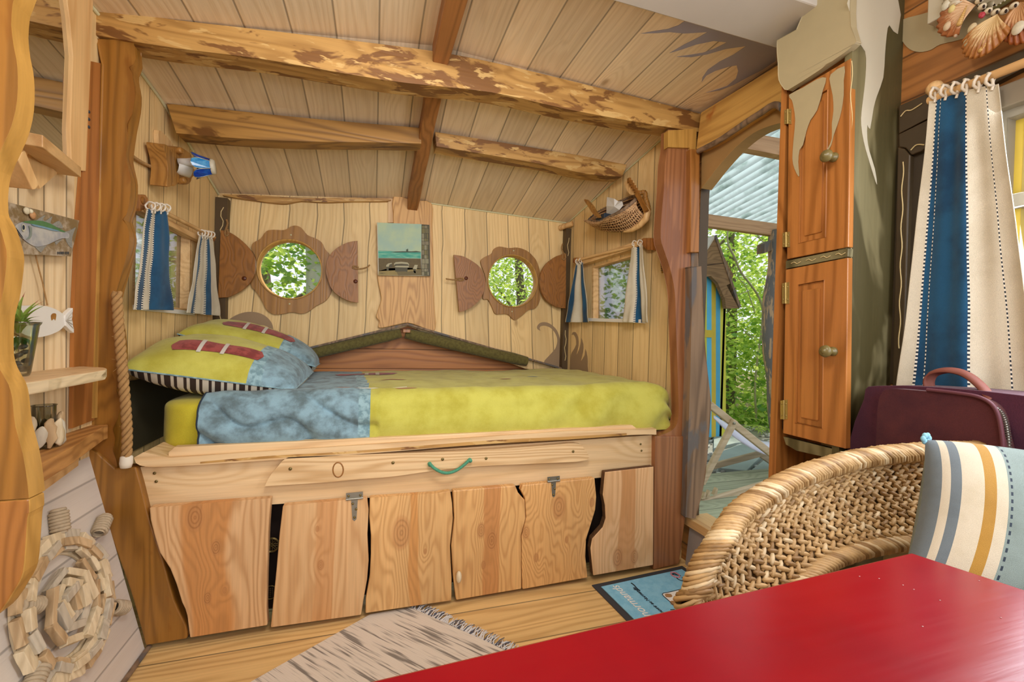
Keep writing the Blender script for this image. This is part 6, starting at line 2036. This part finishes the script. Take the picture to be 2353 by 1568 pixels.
tag(o, 'pale loose gravel between the paving slabs and the hut', 'gravel', kind='stuff')

# porch: two beams, corrugated sheets, natural post
bwood = wood('porch_beam_wood', 'C79A72', '96663E', 'X', 20, .4, .05, .1, knots=.3, rough=.6)
for y, l, lab in ((3.78, [(1590, 487), (1830, 520), (1830, 548), (1590, 515)], 'porch beam below the lower edge of the corrugated roof'),
                  (2.5, [(1640, 290), (1870, 332), (1870, 372), (1640, 326)], 'upper porch beam crossing under the corrugated roof inside the arch')):
    pts = TT(l, Y=y)
    o = obj('porch_beam', MB().plate(pts, .07, (0, -1, 0)), bwood)
    tag(o, lab, 'beam', 'beams of the porch roof')
zA, zB = T(1700, 285, Y=2.5).z+.0, T(1700, 500, Y=3.84).z
zA = max(zA, 2.62)
def rf(u, v):
    y = 1.5+2.6*v
    z = zA+(zB-zA)*(y-2.5)/(3.84-2.5)
    x = 1.46+4.0*u
    return (x, y, z+.022*math.sin(x*2*PI/.11)+.05)
cr = NT('corrugated_sheet')
_s3 = cr.sep(cr.coord())
_n = cr.noise(cr.comb(cr.m('MULTIPLY', _s3[0], 2.6), cr.m('MULTIPLY', _s3[1], 1.0), 0.), 3.0, 4., .6)
_valley_shade = cr.ss(cr.m('SINE', cr.m('MULTIPLY', cr.m('ADD', _s3[0], 3.46), 2*PI/.11)), -1., .4)  # valleys darkened in the sheet colour to paint the corrugation's shading
_valley_shade = cr.m('MULTIPLY_ADD', _valley_shade, .42, .58)
_valley_shade = cr.comb(_valley_shade, _valley_shade, _valley_shade)
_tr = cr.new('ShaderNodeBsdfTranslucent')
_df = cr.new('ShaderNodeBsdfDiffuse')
cr.put(_df.inputs[0], cr.mix(1., cr.mix(cr.ss(_n, .45, .75), hx('B7CCD4'), hx('7C928E')), _valley_shade, 'MULTIPLY'))
cr.put(_tr.inputs[0], cr.mix(1., cr.mix(cr.ss(_n, .45, .75), hx('CCE2EC'), hx('7A9692')), _valley_shade, 'MULTIPLY'))
_m = cr.new('ShaderNodeMixShader')
_m.inputs[0].default_value = .45
cr.t.links.new(_df.outputs[0], _m.inputs[1])
cr.t.links.new(_tr.outputs[0], _m.inputs[2])
cr.t.links.new(_m.outputs[0], cr.out.inputs[0])
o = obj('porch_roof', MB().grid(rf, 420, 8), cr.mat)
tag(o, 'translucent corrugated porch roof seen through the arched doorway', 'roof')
mb = MB()
pth = []
for px, py in ((1785, 530), (1782, 580), (1776, 640), (1770, 700), (1766, 740), (1770, 800), (1774, 860), (1780, 920), (1786, 1000), (1790, 1040)):
    pth.append(T(px, py, Y=3.78))
pth = edge(pth, 4)
wb = NT('peeling_bark')
_n = wb.noise(wb.comb(wb.m('MULTIPLY', wb.sep(wb.coord())[0], 22.), wb.m('MULTIPLY', wb.sep(wb.coord())[1], 22.), wb.m('MULTIPLY', wb.sep(wb.coord())[2], 4.)), 1., 4., .6)
wb.bump(_n, .5, .02)
wb.fin(wb.mix(wb.ss(_n, .5, .58), hx('6E6A66'), hx('B89A78')), .9)
mb.tube(pth, [.072+.010*math.sin(i*.7) for i in range(len(pth))], 14)
o = obj('porch_post', mb, wb.mat)
tag(o, 'crooked natural trunk post with peeling bark under the porch beam', 'post')
o = obj('bird_box', MB().plate(TT([(1757, 560), (1773, 552), (1775, 575), (1756, 582)], Y=3.76), .10, (0, -1, 0)), M['grey_wood'])
tag(o, 'small wooden box fixed high on the trunk post', 'box')

sap = thing('sapling', 'thin bare sapling with curving branches between the hut and the trunk post', 'tree', T(1750, 1000, Y=4.6))
for nm, l, r in (('stem', [(1673, 520), (1673, 560), (1690, 596), (1702, 625), (1725, 655), (1742, 680), (1752, 710), (1750, 760), (1740, 830), (1735, 900), (1740, 1000)], .014),
                 ('branch', [(1737, 530), (1745, 548), (1760, 560), (1775, 566)], .008), ('branch', [(1690, 612), (1698, 640), (1715, 662), (1735, 720)], .006), ('branch', [(1682, 676), (1700, 676), (1722, 668)], .006), ('branch', [(1705, 755), (1722, 772), (1738, 775)], .009)):
    pth_ = edge(TT(l, Y=4.6), 4)
    obj(nm, MB().tube(pth_, [r*(.5+.5*min(1, i/6)) for i in range(len(pth_))], 6), plain('pale_twig_bark', '9A9A78', .9, var=.25, sc=20) if nm == 'stem' else bpy.data.materials['pale_twig_bark'], sap)
# striped beach hut
YH = 4.0
CH = dict(off=(1600, 480), sc=5.6)
hut = thing('hut', 'little hut with blue and yellow stripes and a weathered plank gable', 'hut', T(1640, 1000, Y=YH))
stripe = [('3FA6C6', 1590, 1615), ('C6C23E', 1615, 1624), ('54B4DC', 1624, 1635), ('C9B036', 1635, 1645), ('4AA4C8', 1645, 1655), ('CDC844', 1655, 1668)]
for c0, xa, xb_ in stripe:
    m = bpy.data.materials.get('hut_'+c0) or plain('hut_'+c0, c0, .6)
    y0_ = 630 if xa < 1640 else (655 if xa < 1650 else 680)
    obj('wall_board', MB().plate(TT([(xa, y0_-20), (xb_, y0_-15), (xb_, 1005), (xa, 1005)], Y=YH), .05, (0, -1, 0)), m, hut)
hs = T(1668, 690, Y=YH)
obj('side_wall', MB().box((hs.x-.03, YH, GZ), (hs.x, YH+1.0, hs.z)), bpy.data.materials['hut_CDC844'], hut)
gw = wood('gable_planks', '8E6E4A', '5C4226', 'X', 20, .5, .08, .1, knots=.3, rough=.8)
obj('gable', MB().plate(TT([(70, 640), (235, 380), (480, 850), (440, 960), (390, 985), (545, 1280), (385, 1285), (370, 1170), (280, 960), (190, 865), (85, 880)], Y=YH-.09, **CH), .05, (0, -1, 0)), gw, hut)
obj('gable_gap', MB().plate(TT([(105, 725), (350, 695), (350, 703), (105, 735)], Y=YH-.092, **CH), .004, (0, -1, 0)), M['void'], hut)
pk0, pk1 = T(1642, 542, Y=YH-.1), T(1699, 708, Y=YH-.1)
obj('roof_slope', MB().plate([pk0, pk0+V((0, 1.2, 0)), pk1+V((0, 1.2, 0)), pk1], .03, (pk1-pk0).cross(V((0, -1, 0)))), M['grey_wood'], hut)
pk2 = T(1600, 610, Y=YH-.1)
obj('roof_slope', MB().plate([pk0, pk0+V((0, 1.2, 0)), pk2+V((0, 1.2, 0)), pk2], .03, (0, 0, 1)), M['beam_white'], hut, 'pale left roof slope')
obj('door_batten', MB().plate(TT([(1612, 758), (1637, 759), (1637, 776), (1612, 775)], Y=YH-.01), .02, (0, -1, 0)), bpy.data.materials['hut_C9B036'], hut)

# deck chair
dc = thing('deck_chair', 'wooden folding deck chair with a pale lilac sling on the deck', 'deck chair', T(1690, 1150, Z=.03))
dw = wood('bleached_chair_wood', 'C9B596', 'A08A66', 'X', 20, .4, .05, .1, knots=.1, rough=.6)
def stick(a, b, ya, yb, name, w=.030, h=.055):
    p, q = T(a[0], a[1], Y=ya), T(b[0], b[1], Y=yb)
    obj(name, MB().bar(p, q, w, h, (0, 1, 0)), dw, dc, bevel=.006)
stick((1630, 930), (1815, 1078), 2.45, 2.45, 'back_rail', .05, .03)
stick((1689, 966), (1612, 1112), 2.42, 2.42, 'prop', .045, .03)
obj('bolt', MB().lathe(T(1686, 973, Y=2.40), (0, -1, 0), [(0, .012), (.008, .01), (.010, 0)], 10), M['steel'], dc)
stick((1605, 1160), (1820, 1095), 2.30, 2.38, 'base_rail', .05, .03)
for px, py in ((1618, 1140), (1628, 1136), (1645, 1130)):
    obj('notch_tooth', MB().plate(TT([(px-5, py+8), (px+3, py-8), (px+5, py-6), (px+3, py+6)], Y=2.29), .025, (0, -1, 0)), dw, dc)
stick((1637, 1072), (1750, 1042), 2.9, 2.9, 'base_rail', .05, .03)
stick((1745, 1043), (1820, 1095), 2.9, 2.85, 'back_rail', .05, .03)
sl = edge([T(1640, 962, Y=2.5), T(1680, 1000, Y=2.5), T(1730, 1033, Y=2.5), T(1768, 1048, Y=2.5), T(1815, 1055, Y=2.5)], 5)
sl2 = edge([T(1640, 955, Y=2.95), T(1690, 985, Y=2.95), T(1730, 1008, Y=2.95), T(1768, 1016, Y=2.95), T(1815, 1014, Y=2.95)], 5)
obj('sling', MB().grid(lambda u, v: sl[int(u*(len(sl)-1))].lerp(sl2[int(u*(len(sl)-1))], v), len(sl)-1, 4), fabric('lilac_canvas', 'D5D3E2', 'C5C4D8', 5), dc, 'lilac canvas sling', solid=.003)

# trees, shrubs and ferns
def leaf(mb, p, s, m, rnd=random):
    d_ = V((rnd.uniform(-1, 1), rnd.uniform(-1, 1), rnd.uniform(-.5, .5))).normalized()
    u, w = frame_of(d_)
    a = rnd.uniform(0, 2*PI)
    e = u*math.cos(a)+w*math.sin(a)
    f_ = d_*.25*s
    mb.add([p-d_*s, p+e*s*.55+f_*.3, p+d_*s, p-e*s*.55+f_*.3], [[0, 1, 2, 3]], m)
def tree(name, x, y, h, r, n, lab, mi=(0, 1), zc_=None, flat=1., lean=0., leafs=(.03, .065), branches=7, tw=.11, bark='tbark', group='trees around the cabin'):
    t = thing(name, lab, 'tree', (x, y, GZ), group)
    mb = MB()
    trunk = edge([V((x, y, GZ)), V((x+.08+lean*.3, y+.05, GZ+h*.35)), V((x-.05+lean*.7, y, GZ+h*.7)), V((x+lean, y, GZ+h))], 5)
    mb.tube(trunk, [tw*(1-.8*i/len(trunk))*(h/4)**.5 for i in range(len(trunk))], 8)
    zc0 = GZ+h*.62 if zc_ is None else zc_
    c = V((x+lean*.5, y, zc0))
    for k in range(branches):
        a = random.uniform(0, 2*PI)
        st = trunk[random.randint(4, len(trunk)-3)]
        en = c+V((math.cos(a)*r*.8, math.sin(a)*r*.8, random.uniform(-.5, .7)*r))
        mb.tube(edge([st, st.lerp(en, .5)+V((0, 0, random.uniform(-.2, .25))), en], 4), [.03, .028, .026, .024, .02, .017, .014, .01, .006][:9], 5)
    obj('trunk', mb, M[bark], t)
    lb = MB()
    cl = [c+V((random.gauss(0, .45)*r, random.gauss(0, .45)*r, random.gauss(0, .5)*r*flat)) for _ in range(26)]
    for k in range(n):
        q = random.choice(cl)
        p = q+V((random.gauss(0, .20)*r, random.gauss(0, .20)*r, random.gauss(0, .16)*r))
        if p.z > GZ+.1:
            leaf(lb, p, random.uniform(*leafs), random.choice(mi))
    obj('crown', lb, [M['leaf1'], M['leaf2'], M['leaf3']], t)
random.seed(31)
tree('tree', -1.6, 7.2, 4.2, 1.5, 4940, 'bright leafy tree with a trunk seen through the larger porthole', (0, 1, 1), 1.7, 1.2)
tree('tree', -.70, 5.4, 5.0, 1.0, 1900, 'thick-trunked tree at the right side of the view in the larger porthole', (0, 2), 2.6, 1.3, tw=.17, bark='pale_tbark')
tree('tree', 2.3, 7.0, 4.4, 1.6, 5700, 'dense small-leaved tree filling the smaller porthole', (0, 1, 1), 1.7, 1.2, leafs=(.025, .05))
tree('tree', -4.6, 8.2, 4.6, 2.0, 4940, 'tree seen through the small window by the bed head', (0, 1), 1.6, 1.3)
tree('tree', -2.7, 6.0, 3.0, 1.1, 2280, 'low tree left of the larger porthole view', (1, 0), 1.2, 1.2)
tree('tree', 4.4, 6.6, 4.4, 1.5, 4180, 'tree behind the nook window at the right of the bed', (0, 2), 1.7, 1.2)
tree('tree', 6.0, 6.2, 4.6, 1.6, 6080, 'bright tree behind the striped hut', (0, 1, 1), 1.9, 1.3)
tree('tree', 7.2, 5.0, 4.6, 1.6, 4940, 'bright tree behind the trunk post', (0, 1, 1), 1.7, 1.3)
tree('tree', 5.9, 4.6, 3.2, .9, 2470, 'young leaning tree between the hut and the trunk post', (0, 1), 1.4, 1.4, lean=-.5)
tree('tree', 7.5, 2.2, 4.6, 2.0, 4940, 'tree seen through the big window', (0, 1, 2), 1.6, 1.3)
tree('tree', 9.0, 7.5, 6.0, 2.6, 4940, 'tall tree at the far end of the clearing', (0, 1, 2), 2.6, 1.3)
tree('tree', .6, 9.5, 6.0, 2.6, 4560, 'tall tree far behind the back wall', (0, 1, 2), 2.4, 1.2)
def undergrowth(name, n, xr, yr, zr, mi, lab, leafs=(.03, .06)):
    lb = MB()
    for k in range(n):
        leaf(lb, V((random.uniform(*xr), random.uniform(*yr), GZ+random.random()**1.6*zr)), random.uniform(*leafs), random.choice(mi))
    o = obj(name, lb, [M['leaf1'], M['leaf2'], M['leaf3']])
    tag(o, lab, 'undergrowth', kind='stuff')
undergrowth('undergrowth', 9000, (4.6, 8.6), (3.2, 7.5), 1.5, (0, 1, 1, 2), 'leafy undergrowth covering the slope beyond the deck')
undergrowth('undergrowth', 5000, (-5, 4.2), (8.5, 10.5), 2.0, (0, 2, 1), 'leafy undergrowth far behind the cabin')
def fern(x, y, lab):
    t = thing('fern', lab, 'fern', (x, y, GZ), 'ferns at the foot of the trees')
    mb = MB()
    for k in range(11):
        a = k*2*PI/11+random.uniform(-.2, .2)
        L = random.uniform(.5, .75)
        st = [V((x+math.cos(a)*L*q, y+math.sin(a)*L*q, GZ+.05+.75*L*q*(1.35-q))) for q in [i/10 for i in range(11)]]
        mb.tube(st, .005, 4)
        for i in range(1, 10):
            d_ = (st[i+1]-st[i]).normalized()
            sd_ = d_.cross(V((0, 0, 1))).normalized()
            w = .16*L*(1-i/11)*2
            for s in (-1, 1):
                mb.add([st[i], st[i]+sd_*s*w*.5+d_*.03, st[i]+sd_*s*w+d_*.05-V((0, 0, .02)), st[i]+sd_*s*w*.5-d_*.005], [[0, 1, 2, 3]])
    obj('fronds', mb, M['leaf2'] if random.random() < .6 else M['leaf1'], t)
fern(4.75, 4.55, 'bright fern just left of the trunk post foot')
fern(5.1, 4.9, 'fern behind the first one by the trunk post')
fern(4.55, 4.95, 'fern beside the right corner of the striped hut')
fern(5.6, 4.4, 'fern on the slope behind the trunk post')
